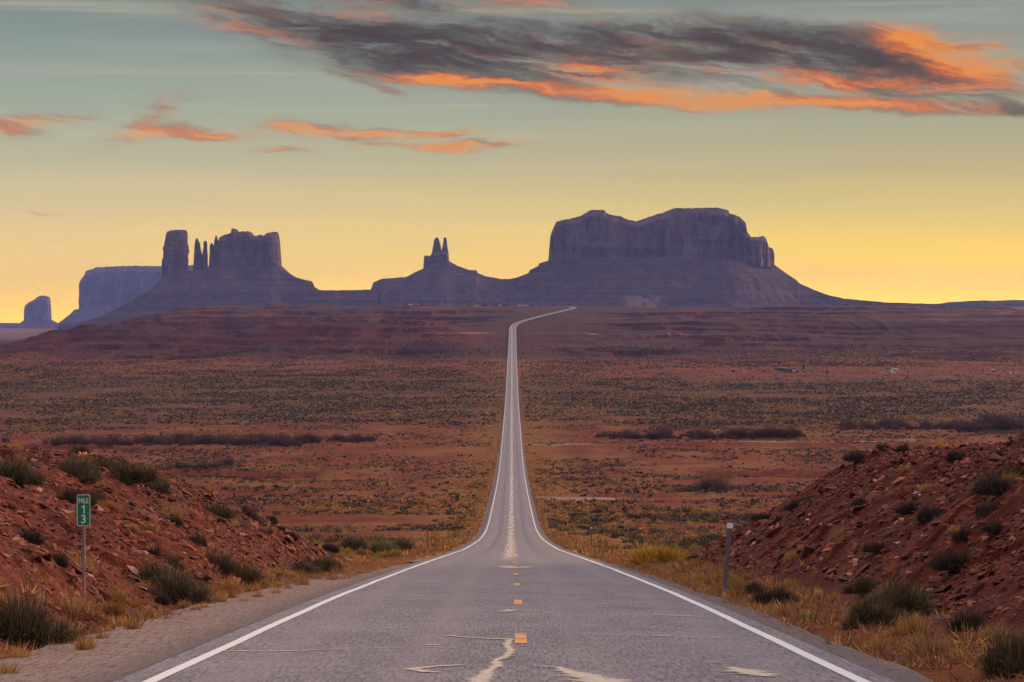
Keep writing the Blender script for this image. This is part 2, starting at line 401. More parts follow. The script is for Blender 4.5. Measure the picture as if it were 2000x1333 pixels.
# ------------------------------------------------------------------ materials
def mat_ground():
    m, t, b, pos = mat_new('desert_soil')
    x, y, z = sep(t, pos)
    red = mixc(t, smooth(t, noise(t, pos, .02, 6, .6), .35, .65), (.078, .010, .005), (.135, .020, .008))
    n2 = noise(t, pos, .25, 6, .65)
    red = mixc(t, smooth(t, n2, .35, .75), red, (.20, .042, .014))
    # dry grass film, stronger beside the road
    n3 = noise(t, scalev(t, pos, (.05, .018, .05)), 1.0, 5, .6)
    gold = mixc(t, smooth(t, noise(t, pos, 1.1, 4, .7), .4, .65), (.17, .058, .018), (.27, .125, .038))
    col = mixc(t, smooth(t, n3, .44, .66) * .8 * smooth(t, y, 120, 260), red, gold)
    verge = smooth(t, x.abs(), 24, 5) * smooth(t, y, 3000, 2600) * smooth(t, y, 60, 190, .35, 1.0)
    col = mixc(t, verge * .85, col, mixc(t, smooth(t, noise(t, pos, 2.2, 4, .7), .35, .65), (.14, .048, .020), (.36, .18, .055)))
    pb = noise(t, scalev(t, pos, (1.6, .55, 1.0)), 1.0, 5, .8)
    col = mixc(t, smooth(t, pb, .51, .59) * .55, col, (.055, .020, .012))
    col = mixc(t, smooth(t, pb, .42, .35) * .5, col, (.26, .075, .028))
    # scrub cover seen as tone, beyond the modelled shrubs
    cover = smooth(t, y + (noise(t, pos, .01, 3, .5) - .5) * 300, 1000, 1350) * smooth(t, y + (noise(t, scalev(t, pos, (.004, .02, 1)), 1.0, 4, .6) - .5) * 260, 1850, 1760)
    sc_n = noise(t, scalev(t, pos, (.35, .14, .3)), 1.0, 4, .7)
    col = mixc(t, cover * smooth(t, sc_n, .34, .56) * .85, col, (.066, .040, .018))
    # orange flats
    flats = smooth(t, y + (n3 - .5) * 300, 1760, 1900) * smooth(t, y + (n3 - .5) * 200, 2260, 2130)
    col = mixc(t, flats * .35, col, (.17, .040, .016))
    fs = noise(t, scalev(t, pos, (.3, .05, .5)), 1.0, 4, .8)
    col = mixc(t, smooth(t, y, 1650, 1750) * smooth(t, fs, .50, .58) * .75, col, (.060, .032, .018))
    # maroon slopes with beds that follow height
    hz = z + noise(t, scalev(t, pos, (.006, .006, .006)), 1.0, 3, .5) * 9.0
    bed = noise(t, combine(t, x * .0022, y * .0016, hz * .42), 1.0, 5, .62)
    hill = smooth(t, y + (n3 - .5) * 260, 2130, 2330)
    hn = noise(t, scalev(t, pos, (.012, .006, .03)), 1.0, 7, .7)
    bed = bed * .45 + hn * .55
    hc = mixc(t, smooth(t, bed, .40, .60), (.022, .004, .006), (.066, .010, .011))
    hc = mixc(t, smooth(t, bed, .59, .68) * .4, hc, (.20, .075, .055))
    brush = smooth(t, noise(t, scalev(t, pos, (.09, .03, .2)), 1.0, 5, .75), .5, .62)
    hc = mixc(t, brush * .6, hc, (.045, .030, .023))
    sp1 = noise(t, scalev(t, pos, (.30, .035, .8)), 1.0, 5, .8)
    hc = mixc(t, smooth(t, sp1, .50, .60) * .75, hc, (.030, .016, .014))
    hc = mixc(t, smooth(t, sp1, .42, .34) * .5, hc, (.13, .032, .024))
    top = smooth(t, y + (hn - .5) * 200, 2850, 2960) * smooth(t, z, -12.0, 4.0)
    hc = mixc(t, top * .6, hc, mixc(t, smooth(t, hn, .4, .62), (.036, .022, .019), (.085, .040, .030)))
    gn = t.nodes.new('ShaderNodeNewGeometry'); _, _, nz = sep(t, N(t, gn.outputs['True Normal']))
    steep_shade = smooth(t, nz + (hn - .5) * .05, .985, .93)  # bare dark rock on steep faces, with riser shade put into the colour
    hc = mixc(t, steep_shade * .85, hc, mixc(t, smooth(t, hn, .4, .6), (.030, .005, .007), (.062, .010, .011)))
    flat_light = smooth(t, nz + (hn - .5) * .02, .992, .999)  # dusty level ground, paled in colour so tops read lighter than risers
    hc = mixc(t, flat_light * .25, hc, (.095, .036, .028))
    spur = smooth(t, x, -10, -60) * smooth(t, y + (hn - .5) * 120, 2900, 2830)
    hc = mixc(t, spur * .55, hc, mixc(t, smooth(t, hn, .40, .60), (.026, .004, .006), (.085, .012, .012)))
    rim = smooth(t, x, 430, 620) * smooth(t, y, 2900, 3100) * smooth(t, noise(t, scalev(t, pos, (.03, .008, .1)), 1.0, 6, .8), .50, .62)
    hc = mixc(t, rim * .7, hc, (.27, .17, .14))
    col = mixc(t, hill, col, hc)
    hot = smooth(t, noise(t, pos, .9, 7, .75), .52, .8)
    col = mixc(t, hot * .25, col, (.31, .10, .04))
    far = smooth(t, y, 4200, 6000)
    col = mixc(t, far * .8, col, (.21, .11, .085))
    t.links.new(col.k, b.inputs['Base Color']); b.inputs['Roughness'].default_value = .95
    b.inputs['Specular IOR Level'].default_value = .15
    h = noise(t, pos, .9, 8, .7) + noise(t, pos, .06, 6, .6) * 6.0
    bump(t, b, h, .8, .35)
    return m

def mat_bank():
    m, t, b, pos = mat_new('red_rubble_soil')
    n = noise(t, pos, .5, 6, .65)
    col = mixc(t, smooth(t, n, .35, .68), (.064, .010, .006), (.12, .021, .010))
    st = noise(t, scalev(t, pos, (2.5, 1.0, 7.0)), 1.0, 6, .7)
    col = mixc(t, smooth(t, st, .5, .68), col, (.25, .062, .028))
    vo = t.nodes.new('ShaderNodeTexVoronoi'); vo.inputs['Scale'].default_value = 1.0; vo.feature = 'F1'
    t.links.new(scalev(t, pos, (5, 3, 11)).k, vo.inputs['Vector'])
    vc = N(t, vo.outputs['Color']); vx, _, _ = sep(t, vc)
    col = mixc(t, smooth(t, vx, .1, .9) * .5, col, (.07, .014, .010), 'MIX')
    pale = smooth(t, noise(t, pos, 3.2, 5, .7), .62, .74)
    col = mixc(t, pale * .4, col, (.38, .19, .12))
    t.links.new(col.k, b.inputs['Base Color']); b.inputs['Roughness'].default_value = .9; b.inputs['Specular IOR Level'].default_value = .2
    h = st * .6 + vx * .5 + noise(t, pos, 9.0, 6, .7) * .5
    bump(t, b, h, .9, .10)
    return m

def mat_rubble():
    m, t, b, pos = mat_new('red_sandstone')
    at_ = t.nodes.new('ShaderNodeVertexColor'); at_.layer_name = 'tint'
    n = noise(t, pos, 7.0, 6, .65)
    col = mixc(t, smooth(t, n, .3, .7) * .6, N(t, at_.outputs[0]), (.085, .018, .012))
    t.links.new(col.k, b.inputs['Base Color']); b.inputs['Roughness'].default_value = .75; b.inputs['Specular IOR Level'].default_value = .35
    bump(t, b, n, .5, .03)
    return m

def mat_plant(name, gain=1.0):
    m, t, b, pos = mat_new(name)
    at_ = t.nodes.new('ShaderNodeVertexColor'); at_.layer_name = 'tint'
    oi = t.nodes.new('ShaderNodeObjectInfo'); r = N(t, oi.outputs['Random'])
    hsv = t.nodes.new('ShaderNodeHueSaturation'); t.links.new(at_.outputs[0], hsv.inputs['Color'])
    t.links.new((r * .36 + .80 * gain).k, hsv.inputs['Value'])
    t.links.new((r * .02 + .49).k, hsv.inputs['Hue'])
    t.links.new(hsv.outputs[0], b.inputs['Base Color']); b.inputs['Roughness'].default_value = .85
    b.inputs['Specular IOR Level'].default_value = .15
    return m

def mat_asphalt():
    m, t, b, pos = mat_new('worn_asphalt')
    x, y, z = sep(t, pos)
    col = mixc(t, smooth(t, noise(t, pos, .35, 5, .6), .35, .65), (.150, .134, .166), (.205, .184, .222))
    ag = noise(t, pos, 55.0, 3, .8)
    col = mixc(t, smooth(t, ag, .50, .66) * smooth(t, y, 260, 40, .25, .8), col, (.34, .30, .32))
    col = mixc(t, smooth(t, noise(t, pos, 42.0, 3, .8), .53, .40) * 0 + smooth(t, noise(t, combine(t, x + 9.0, y, z), 48.0, 3, .8), .54, .68) * .75, col, (.055, .048, .058))
    an = noise(t, combine(t, x * 26.0, y * 1.7, 0.0), 1.0, 5, .8)
    col = mixc(t, smooth(t, an, .51, .60) * .62, col, (.35, .315, .36))
    col = mixc(t, smooth(t, an, .48, .39) * .8, col, (.040, .033, .042))
    an2 = noise(t, combine(t, x * 2.2, y * .35, 5.0), 1.0, 6, .7)
    col = mixc(t, smooth(t, an2, .42, .62) * .28, col, (.085, .072, .085))
    hl_ = smooth(t, noise(t, combine(t, x * .7, y * 5.5, 9.0), 1.0, 4, .8), .56, .68)
    col = mixc(t, hl_ * .22, col, (.36, .32, .32))
    # polished wheel paths and the dark line between them
    ln = noise(t, combine(t, x * 1.5, y * .02, 0.0), 1.0, 3, .5)
    ax = x.abs()
    wheel = ((ax - 1.05) * (ax - 1.05) * -9.0).exp() + ((ax - 2.85) * (ax - 2.85) * -9.0).exp()
    far = smooth(t, y, 90, 300)
    col = mixc(t, wheel * .35 * smooth(t, ln, .3, .6), col, (.26, .225, .235))
    dk = ((ax - 1.75) * (ax - 1.75) * -14.0).exp()
    col = mixc(t, dk * .40 * far, col, (.085, .068, .085))
    # transverse sealed cracks: fine pale lines
    cy = y + noise(t, combine(t, x * .5, y * .3, 0.0), 1.0, 3, .5) * 1.4
    wv = noise(t, combine(t, x * .02, cy * 3.2, 1.0), 1.0, 2, .9)
    ln2 = smooth(t, (wv - .62).abs(), .006, .0) * smooth(t, noise(t, combine(t, x * .9, y * .35, 4.0), 1.0, 3, .6), .52, .60)
    col = mixc(t, ln2 * .8, col, (.50, .44, .37))
    rough_ = smooth(t, noise(t, combine(t, x * .8, y * .9, 2.0), 1.0, 5, .8), .60, .72)
    col = mixc(t, rough_ * .32 * far, col, (.42, .38, .36))
    # worn cream sealant along the crown of the road
    cx = x + .12 + (noise(t, combine(t, y * .11, 3.0, 0.0), 1.0, 3, .5) - .5) * .8
    band = smooth(t, cx.abs(), .62, .14)
    patch = smooth(t, noise(t, combine(t, x * 2.4, y * .12, 7.0), 1.0, 7, .8), .42, .56)
    col = mixc(t, band * patch * smooth(t, y, 105, 150) * .8, col, (.66, .60, .52))
    seg = smooth(t, y, 480, 250) * smooth(t, y, 150, 230)
    lp = smooth(t, (x + 2.3).abs(), .45, .1) * smooth(t, noise(t, combine(t, x * 1.5, y * .10, 17.0), 1.0, 5, .75), .53, .62)
    col = mixc(t, lp * seg * .75, col, (.54, .48, .42))
    t.links.new(col.k, b.inputs['Base Color']); b.inputs['Roughness'].default_value = .72; b.inputs['Specular IOR Level'].default_value = .35
    bump(t, b, ag, .35, .008)
    return m

def mat_gravel():
    m, t, b, pos = mat_new('roadside_gravel')
    x, y, z = sep(t, pos)
    vo = t.nodes.new('ShaderNodeTexVoronoi'); vo.inputs['Scale'].default_value = 34.0; t.links.new(pos.k, vo.inputs['Vector'])
    vx, vy, _ = sep(t, N(t, vo.outputs['Color']))
    col = mixc(t, vx, (.060, .044, .048), (.30, .23, .22))
    an = noise(t, combine(t, x * 16.0, y * 1.5, 0.0), 1.0, 6, .8)
    col = mixc(t, smooth(t, an, .44, .58), col, (.27, .19, .17))
    col = mixc(t, smooth(t, an, .49, .40) * .85, col, (.04, .028, .030))
    col = mixc(t, smooth(t, noise(t, pos, .45, 5, .6), .48, .62) * .45, col, (.20, .085, .055))
    col = mixc(t, smooth(t, x.abs() + (noise(t, pos, .9, 4, .6) - .5) * .9, 5.0, 4.3) * .6, col, (.085, .068, .075))
    t.links.new(col.k, b.inputs['Base Color']); b.inputs['Roughness'].default_value = .9
    bump(t, b, N(t, vo.outputs['Distance']), .8, .02)
    return m

def mat_paint(name, col, wear=.5, under=(.16, .14, .155)):
    m, t, b, pos = mat_new(name)
    n = noise(t, scalev(t, pos, (6.0, 22.0, 6.0)), 1.0, 7, .8); n2 = noise(t, pos, 1.3, 4, .6)
    c = mixc(t, smooth(t, n * .6 + n2 * .4, wear, wear + .08), col, under)
    t.links.new(c.k, b.inputs['Base Color']); b.inputs['Roughness'].default_value = .6
    return m

def mat_butte(name='butte_rock'):
    m, t, b, pos = mat_new(name)
    x, y, z = sep(t, pos)
    warp = noise(t, scalev(t, pos, (.004, .004, .004)), 1.0, 4, .55) * 40.0
    bed = noise(t, combine(t, x * .003, y * .003, (z + warp) * .045), 1.0, 7, .72)
    fl = noise(t, combine(t, x * .035, y * .035, z * .006), 1.0, 7, .72, .6)
    col = mixc(t, smooth(t, bed, .36, .66), (.060, .038, .044), (.135, .082, .078))
    col = mixc(t, smooth(t, fl, .40, .66) * .8, col, (.20, .145, .150))
    col = mixc(t, smooth(t, fl, .46, .32) * .8, col, (.024, .015, .018))
    t.links.new(col.k, b.inputs['Base Color']); b.inputs['Roughness'].default_value = .95; b.inputs['Specular IOR Level'].default_value = .1
    bump(t, b, fl * 2.0 + bed, .9, 9.0)
    return m
def mat_talus():
    m, t, b, pos = mat_new('talus')
    x, y, z = sep(t, pos)
    bed = noise(t, combine(t, x * .0012, y * .0012, z * .10), 1.0, 5, .65)
    n = noise(t, pos, .03, 7, .7)
    col = mixc(t, smooth(t, bed * .5 + n * .5, .40, .60), (.048, .034, .042), (.105, .068, .068))
    col = mixc(t, smooth(t, noise(t, pos, .02, 8, .8), .52, .66) * .6, col, (.20, .12, .10))
    col = mixc(t, smooth(t, noise(t, pos, .06, 5, .8), .52, .62) * .8, col, (.025, .018, .02))
    ap = smooth(t, (x - 345.0).abs() + (n - .5) * 60, 66, 30) * smooth(t, z + (n - .5) * 14, 66, 56) * smooth(t, y, 7100, 7000)
    col = mixc(t, ap * smooth(t, n, .62, .5), col, (.20, .125, .12))
    t.links.new(col.k, b.inputs['Base Color']); b.inputs['Roughness'].default_value = .95; b.inputs['Specular IOR Level'].default_value = .1
    bump(t, b, n + bed * .6, .9, 12.0)
    return m

def mat_seal():
    m, t, b, pos = mat_new('cream_sealant')
    x, y, z = sep(t, pos)
    at_ = t.nodes.new('ShaderNodeVertexColor'); at_.layer_name = 'tint'; e, _, _ = sep(t, N(t, at_.outputs[0]))
    n = noise(t, combine(t, x * 3.5, y * 7.0, 0.0), 1.0, 7, .85); n3 = noise(t, combine(t, x * 14.0, y * 3.0, 3.0), 1.0, 5, .8)
    a = smooth(t, e * 1.1 + (n - .5) * 3.0 + (n3 - .5) * 2.0, .22, .75)
    t.links.new((a * .92).k, b.inputs['Alpha'])
    c = mixc(t, smooth(t, n3, .35, .65), (.66, .58, .45), (.46, .40, .34)); t.links.new(c.k, b.inputs['Base Color']); b.inputs['Roughness'].default_value = .7
    return m
M = dict(ground=mat_ground(), bank=mat_bank(), rubble=mat_rubble(), plant=mat_plant('plant'), asphalt=mat_asphalt(), gravel=mat_gravel(),
         white=mat_paint('white_paint', (.72, .72, .74), .66), yellow=mat_paint('yellow_paint', (.70, .33, .07), .495), seal=mat_seal(),
         butte=mat_butte(), talus=mat_talus(),
         green=simple('sign_green', (.006, .21, .115), .4, 0, .1), letter=simple('sign_white', (.72, .76, .72), .45, 0, .05),
         steel=simple('galvanised_steel', (.30, .28, .31), .5, .6, .25, 12), hole=simple('dark_hole', (.02, .018, .02), .9),
         post_grey=simple('post_grey', (.15, .135, .155), .6, .3, .2, 9), reflector=simple('reflector_white', (.82, .80, .84), .35, 0, .04),
         dark=simple('dark_wood', (.055, .040, .036), .9, 0, .3, 5), wood=simple('weathered_wood', (.17, .12, .10), .9, 0, .3, 5), wire=simple('wire', (.10, .08, .08), .6, .5),
         stem=simple('stem_bark', (.085, .055, .042), .95, 0, .3, 20), signyel=simple('sign_yellow_brown', (.30, .13, .025), .6),
         wall=simple('plaster_wall', (.16, .095, .07), .9), roof=simple('roof_sheet', (.10, .07, .06), .8), whitewall=simple('white_wall', (.70, .66, .66), .7),
         glass=simple('dark_glass', (.03, .035, .045), .15), carpaint=simple('car_paint', (.10, .13, .15), .35), tyre=simple('tyre_rubber', (.02, .02, .02), .9),
         silver=simple('silver_paint', (.45, .46, .48), .35, .4), track=simple('dirt_track', (.24, .115, .085), .95, 0, .25, .3), trackd=simple('faint_track', (.13, .055, .045), .95, 0, .25, .3), greygravel=simple('grey_gravel', (.18, .115, .115), .95, 0, .25, .8))

# ------------------------------------------------------------------ ground sheet
def grid_faces(nr, nc):
    i = np.arange(nr - 1)[:, None] * nc + np.arange(nc - 1)[None, :]
    return np.stack([i, i + 1, i + nc + 1, i + nc], -1).reshape(-1, 4)

def build_ground():
    rows = list(np.arange(-70, 20, 5.0)); y = 20.0
    while y < 18000:
        rows.append(y)
        r = .012 if y < 130 else .0055 if y < 2080 else .0022 if y < 3500 else .0034 if y < 3850 else .012
        y += max(.22, y * r)
    rows = np.array(rows)
    t = np.linspace(-.15, .15, 640); ext = .15 + np.cumsum(np.geomspace(.0008, .22, 52))
    t = np.concatenate([-ext[::-1], t, ext])
    # columns refined beside the road near the camera come from t itself
    Yg, Tg = np.meshgrid(rows, t, indexing='ij')
    Xg = Tg * (np.maximum(Yg, -30) + 70)
    Z = terrain(Xg, Yg)
    fine = (sstep(np.abs(Xg), 5.6, 6.6)) * (1 - sstep(np.abs(Xg), 33, 38)) * (1 - sstep(Yg, 126, 134)) * sstep(Yg, 14, 18)
    Z = Z - .45 * fine
    V = np.stack([Xg, Yg, Z], -1).reshape(-1, 3)
    o = mesh('ground', V, grid_faces(len(rows), len(t)), M['ground'], True)
    tag(o, kind='structure')
build_ground()

def blocky(X, Y, sc_, seed):
    """broken ledges: cell-constant heights in a tilted, jittered lattice"""
    u = (X * .8 + Y * .25) / sc_ + .5 * fbm(X / sc_ / 2, Y / sc_ / 2, 2, seed); v = (Y * .45 - X * .5) / sc_ + .5 * fbm(X / sc_ / 2 + 9, Y / sc_ / 2, 2, seed + 1)
    iu, iv = np.floor(u), np.floor(v)
    return _hash(iu, iv, seed) - .5 + .5 * ((u - iu) - .5) * (_hash(iu, iv, seed + 5) - .5) * 2

def bank_z(X, Y):
    h = bank(X, Y); on = sstep(h, .02, .7)
    z = terrain(X, Y)
    crest = 1 - sstep(np.abs(X), 16, 24) * .8
    z = z + on * crest * (.30 * fbm(X / 3.2, Y / 4.5, 4, 81) + .20 * blocky(X, Y, 1.6, 83) + .11 * blocky(X, Y, .5, 85) - .35 * sstep(ridged(Y / 5.5 + .25 * fbm(X / 3, Y / 3, 2, 89), X / 18, 3, 88), .72, .95)) + .03 * fbm(X / .6, Y / .6, 3, 87)
    return z

def build_bank(side, name):
    Y = np.concatenate([np.arange(14, 60, .085), np.arange(60, 132, .12)])
    a = np.concatenate([np.arange(5.6, 20, .085), np.arange(20, 38.6, .35)])
    Yg, Ag = np.meshgrid(Y, a, indexing='ij'); Xg = Ag * side
    Z = bank_z(Xg, Yg)
    ed = np.minimum(np.minimum((Ag - 5.6) / .8, (38.6 - Ag) / 2.0), np.minimum((132 - Yg) / 4.0, (Yg - 14) / 1.0))
    Z = Z - .6 * (1 - np.clip(ed, 0, 1)) ** 1.5
    Fq = grid_faces(*Yg.shape)
    if side < 0: Fq = Fq[:, ::-1]
    o = mesh(name, np.stack([Xg, Yg, Z], -1).reshape(-1, 3), Fq, M['bank'], False)
    tag(o, kind='structure')
build_bank(-1, 'hillside'); build_bank(1, 'hillside')

# ------------------------------------------------------------------ road and markings
def strip(name, Ys, x0, x1, lift, mat, ncol=2, zf=None, wig=0.0):
    cs = np.linspace(0, 1, ncol)
    Y = np.asarray(Ys, float)
    xa = XC(Y) + (x0(Y) if callable(x0) else x0); xb = XC(Y) + (x1(Y) if callable(x1) else x1)
    # lean the offset along the normal where the road turns
    dx = np.gradient(XC(Y), Y); nrm = np.sqrt(1 + dx ** 2)
    xa = XC(Y) + (xa - XC(Y)) * nrm; xb = XC(Y) + (xb - XC(Y)) * nrm
    X = xa[:, None] + (xb - xa)[:, None] * cs[None]
    Yg = np.repeat(Y[:, None], ncol, 1)
    off = np.abs(X - XC(Y)[:, None])
    Z = road_z(Yg) - off * .012 + lift + Yg.clip(0) * (lift * .006)
    return mesh(name, np.stack([X, Yg, Z], -1).reshape(-1, 3), grid_faces(len(Y), ncol), mat, True)
RY = np.concatenate([np.arange(-60, 300, 1.0), np.arange(300, 1200, 3.0), np.arange(1200, 2900, 6.0), np.arange(2900, 4300, 4.0)])
tag(strip('road', RY, -4.05, 4.0, .0, M['asphalt'], 13), kind='structure')
gl = lambda Y: np.where(Y < 120, -4.0 - 2.2 * sstep(130 - Y, 0, 60) - .25 * fbm(Y / 2.3, Y * 0, 3, 90), -4.9)
tag(strip('road_shoulder', RY[RY < 900], gl, -4.0, -.03, M['gravel'], 5), kind='structure')
tag(strip('road_shoulder', RY[RY < 900], 3.95, lambda Y: 4.55 + .12 * fbm(Y / 3.7, Y * 0, 3, 91), -.03, M['gravel'], 4), kind='structure')
LW = .075
for s_ in (-1, 1):
    tag(strip('edge_line', RY[RY < 3720], lambda Y: s_ * 3.65 - LW * (1 + Y / 9000) + .02 * fbm(Y / 5, Y * 0 + s_, 2, 92), lambda Y: s_ * 3.65 + LW * (1 + Y / 9000) + .02 * fbm(Y / 5, Y * 0 + s_, 2, 92), .006, M['white']), kind='structure')
k = 0; y = 33.2
dash_n = 0
while y < 420:
    o = strip('centre_dash', np.linspace(y, y + 3.0, 6), .11 - .02, .25 + y * .0001, .006, M['yellow'])
    tag(o, kind='structure'); y += 14.6; dash_n += 1

def road_patch(pts, w, name='sealant_patch'):
    """pts: photo pixels of a sealant smear, laid out on the road surface in metres; w: width in metres along it"""
    P3 = []
    for px, py in pts:
        d = np.linspace(20, 600, 6000); i = int(np.argmin(np.abs((HY - py) / F * d - road_z(d)))); P3.append(((px - 1000) / F * d[i], d[i]))
    P3 = np.array(P3); n = len(P3)
    seg = np.linspace(0, n - 1, max(8, n * 14)); X = np.interp(seg, range(n), P3[:, 0]); Y = np.interp(seg, range(n), P3[:, 1])
    W = np.interp(seg, range(n), w) * (.7 + .9 * np.abs(fbm(seg * 3, seg * 0, 3, int(P3[0, 1] * 7))))
    tx, ty = np.gradient(X), np.gradient(Y); L = np.hypot(tx, ty) + 1e-9; nx, ny = -ty / L, tx / L
    jx = .25 * W * fbm(seg * 5, seg * 0, 2, 3); 
    W = W * 1.7; ks = np.linspace(-1, 1, 7)
    Xg = X[:, None] + nx[:, None] * W[:, None] * ks / 2; Yg = Y[:, None] + ny[:, None] * W[:, None] * ks / 2
    Z = road_z(Yg) - np.abs(Xg) * .012 + .011
    core = np.repeat((1 - np.abs(ks))[None] , len(X), 0); core[0] = 0; core[-1] = 0
    c3 = np.repeat(core.reshape(-1, 1), 3, 1)
    o = mesh(name, np.stack([Xg, Yg, Z], -1).reshape(-1, 3), grid_faces(len(X), 7), M['seal'], True, None, c3); tag(o, kind='structure')
road_patch([(996, 1248), (990, 1262), (999, 1272), (988, 1284), (968, 1292), (972, 1302), (952, 1312), (945, 1322), (932, 1333), (925, 1345)], [.10, .13, .12, .15, .10, .16, .12, .2, .22, .2])
road_patch([(872, 1241), (900, 1244), (950, 1248), (998, 1250)], [.10, .08, .10, .2])
road_patch([(910, 1299), (850, 1302), (806, 1306), (830, 1312), (860, 1313)], [.10, .14, .2, .12, .06])
road_patch([(1040, 1302), (1090, 1304), (1110, 1312), (1140, 1320), (1170, 1328), (1195, 1336)], [.05, .08, .22, .4, .5, .5])
road_patch([(1425, 1300), (1450, 1306), (1480, 1312), (1500, 1318)], [.1, .35, .4, .2])
road_patch([(984, 1196), (1000, 1192), (1060, 1194)], [.3, .25, .05])
road_patch([(1130, 1237), (1250, 1239), (1400, 1242), (1500, 1243)], [.06, .08, .06, .03])
road_patch([(1275, 1198), (1330, 1200), (1380, 1201)], [.1, .16, .05])
road_patch([(430, 1266), (560, 1268), (700, 1264), (865, 1263)], [.05, .10, .03, .06])
road_patch([(705, 1177), (760, 1176), (795, 1177)], [.06, .15, .05]); road_patch([(985, 1106), (1005, 1110), (1030, 1107)], [.5, .9, .5])
road_patch([(1000, 1080), (996, 1068), (1002, 1060)], [.25, .2, .35]); road_patch([(855, 1260), (840, 1259)], [.15, .2])
road_patch([(750, 1164), (800, 1163), (838, 1164)], [.05, .18, .05]); road_patch([(1040, 1177), (1150, 1178), (1230, 1179)], [.05, .12, .04])

def drape(name, cl, w, mat, lift=.12, res=60):
    """dirt track or pull-out laid over the ground along a centre line of (X, Y)"""
    cl = np.array(cl, float); s = np.linspace(0, len(cl) - 1, res); X = np.interp(s, range(len(cl)), cl[:, 0]); Y = np.interp(s, range(len(cl)), cl[:, 1])
    W = np.interp(s, range(len(cl)), w) if np.ndim(w) else np.full(res, float(w))
    W = W * (1 + .2 * fbm(s * 1.5, s * 0, 2, 4))
    tx, ty = np.gradient(X), np.gradient(Y); L = np.hypot(tx, ty) + 1e-9
    k = np.linspace(-.5, .5, 7)
    Xg = X[:, None] - (ty / L * W)[:, None] * k; Yg = Y[:, None] + (tx / L * W)[:, None] * k
    Z = terrain(Xg, Yg) + lift * (1 - (2 * np.abs(k)) ** 4 * 1.6)
    o = mesh(name, np.stack([Xg, Yg, Z], -1).reshape(-1, 3), grid_faces(res, 7), mat, True); tag(o, kind='structure'); return o
drape('dirt_track', [hit(px_, 651 - .0*px_, 2300, 3300)[:2] for px_ in np.linspace(820, 985, 60)], 4, M['trackd'], .35, 240)
drape('dirt_track', [hit(px_, 652 + .004 * (px_ - 1015), 2300, 3300)[:2] for px_ in np.linspace(1015, 1420, 60)], 4, M['trackd'], .3, 240)
drape('dirt_track', [hit(px_, 863, 700, 1300)[:2] for px_ in np.linspace(1380, 1790, 50)], 5, M['track'], .2, 160)
drape('gravel_pullout', [(5, 556), (9, 556), (15, 558), (21, 566)], [14, 30, 22, 5], M['greygravel'], .15)
drape('gravel_pullout', [(4.6, 962), (14, 960), (30, 966)], [14, 9, 3], M['greygravel'], .25)
drape('gravel_pullout', [(-4.6, 1135), (-13, 1135)], [16, 6], M['greygravel'], .25)
drape('gravel_pullout', [(-4.4, 124), (-8, 122), (-11.5, 120)], [7, 9, 3], M['greygravel'], .08)

# ------------------------------------------------------------------ buttes
def mesa(name, sil, d, base_py, Dm, seed, parent=None, amp=9.0, batter=.10, step=.55, p=3.2, mat=None, spur=0.0):
    """cliff body: silhouette table in photo pixels given real width, height and depth at distance d"""
    sil = np.array(sil, float); x = np.arange(sil[0, 0], sil[-1, 0] + 1e-6, step)
    top = np.interp(x, sil[:, 0], sil[:, 1]); s = d / F
    X = (x - 1000) * s; H = (HY - top) * s; B = (HY - np.interp(x, [sil[0, 0], sil[-1, 0]], base_py if np.ndim(base_py) else [base_py] * 2)) * s
    H = H + (1.2 * s) * fbm(x / 6, x * 0, 4, seed + 3); H = np.maximum(H, B + 1)
    u = np.clip(2 * (x - x[0]) / (x[-1] - x[0]) - 1, -1, 1); D = Dm * (1 - np.abs(u) ** p) ** (1 / p) + .6 * s
    # buttresses: vertical flutes that are nearly constant with height
    k = np.linspace(0, 1, 46)
    KX, KK = np.meshgrid(X, k, indexing='ij')
    Z = B[:, None] + (H - B)[:, None] * KK
    def face(sgn, sd):
        f1 = ridged(KX / (50 + 5 * s) + sd + 1.3 * fbm(KX / 210, Z / 700, 3, seed + 40), Z / 700, 3, seed + sd); f2 = fbm(KX / 17 + sd, Z / 90, 4, seed + 9 + sd) * (.4 + 1.2 * vnoise(KX / 120, Z / 120, seed + 41)); f3 = fbm(KX / 300, Z / 22, 3, seed + 20 + sd)
        out = D[:, None] * (1 + .10 * fbm(KX / 160, KX * 0, 2, seed + 30)) + amp * (1.9 * (f1 - .6) + 1.15 * f2) + amp * .28 * f3
        out = out - (Z - B[:, None]) * batter
        cap = sstep(KK, .86, 1.0); out = out - cap * np.minimum(D[:, None] * .35, 16 * s)
        return np.maximum(out, .25 * s)
    Yf = d - face(-1, 0); Yb = d + face(1, 50)
    m = np.linspace(0, 1, 9)[1:-1]
    Yt = Yf[:, -1:] + (Yb[:, -1:] - Yf[:, -1:]) * m; Zt = Z[:, -1:] + 0 * m + .8 * s * fbm(KX[:, :1] / 40 + 0 * m, Yt / 40, 3, seed)
    Xg = np.concatenate([KX, np.repeat(X[:, None], 7, 1), KX[:, ::-1]], 1); Yg = np.concatenate([Yf, Yt, Yb[:, ::-1]], 1); Zg = np.concatenate([Z, Zt, Z[:, ::-1]], 1)
    o = mesh(name, np.stack([Xg, Yg, Zg], -1).reshape(-1, 3), grid_faces(*Xg.shape)[:, ::-1], mat or M['butte'], False, parent)
    return o

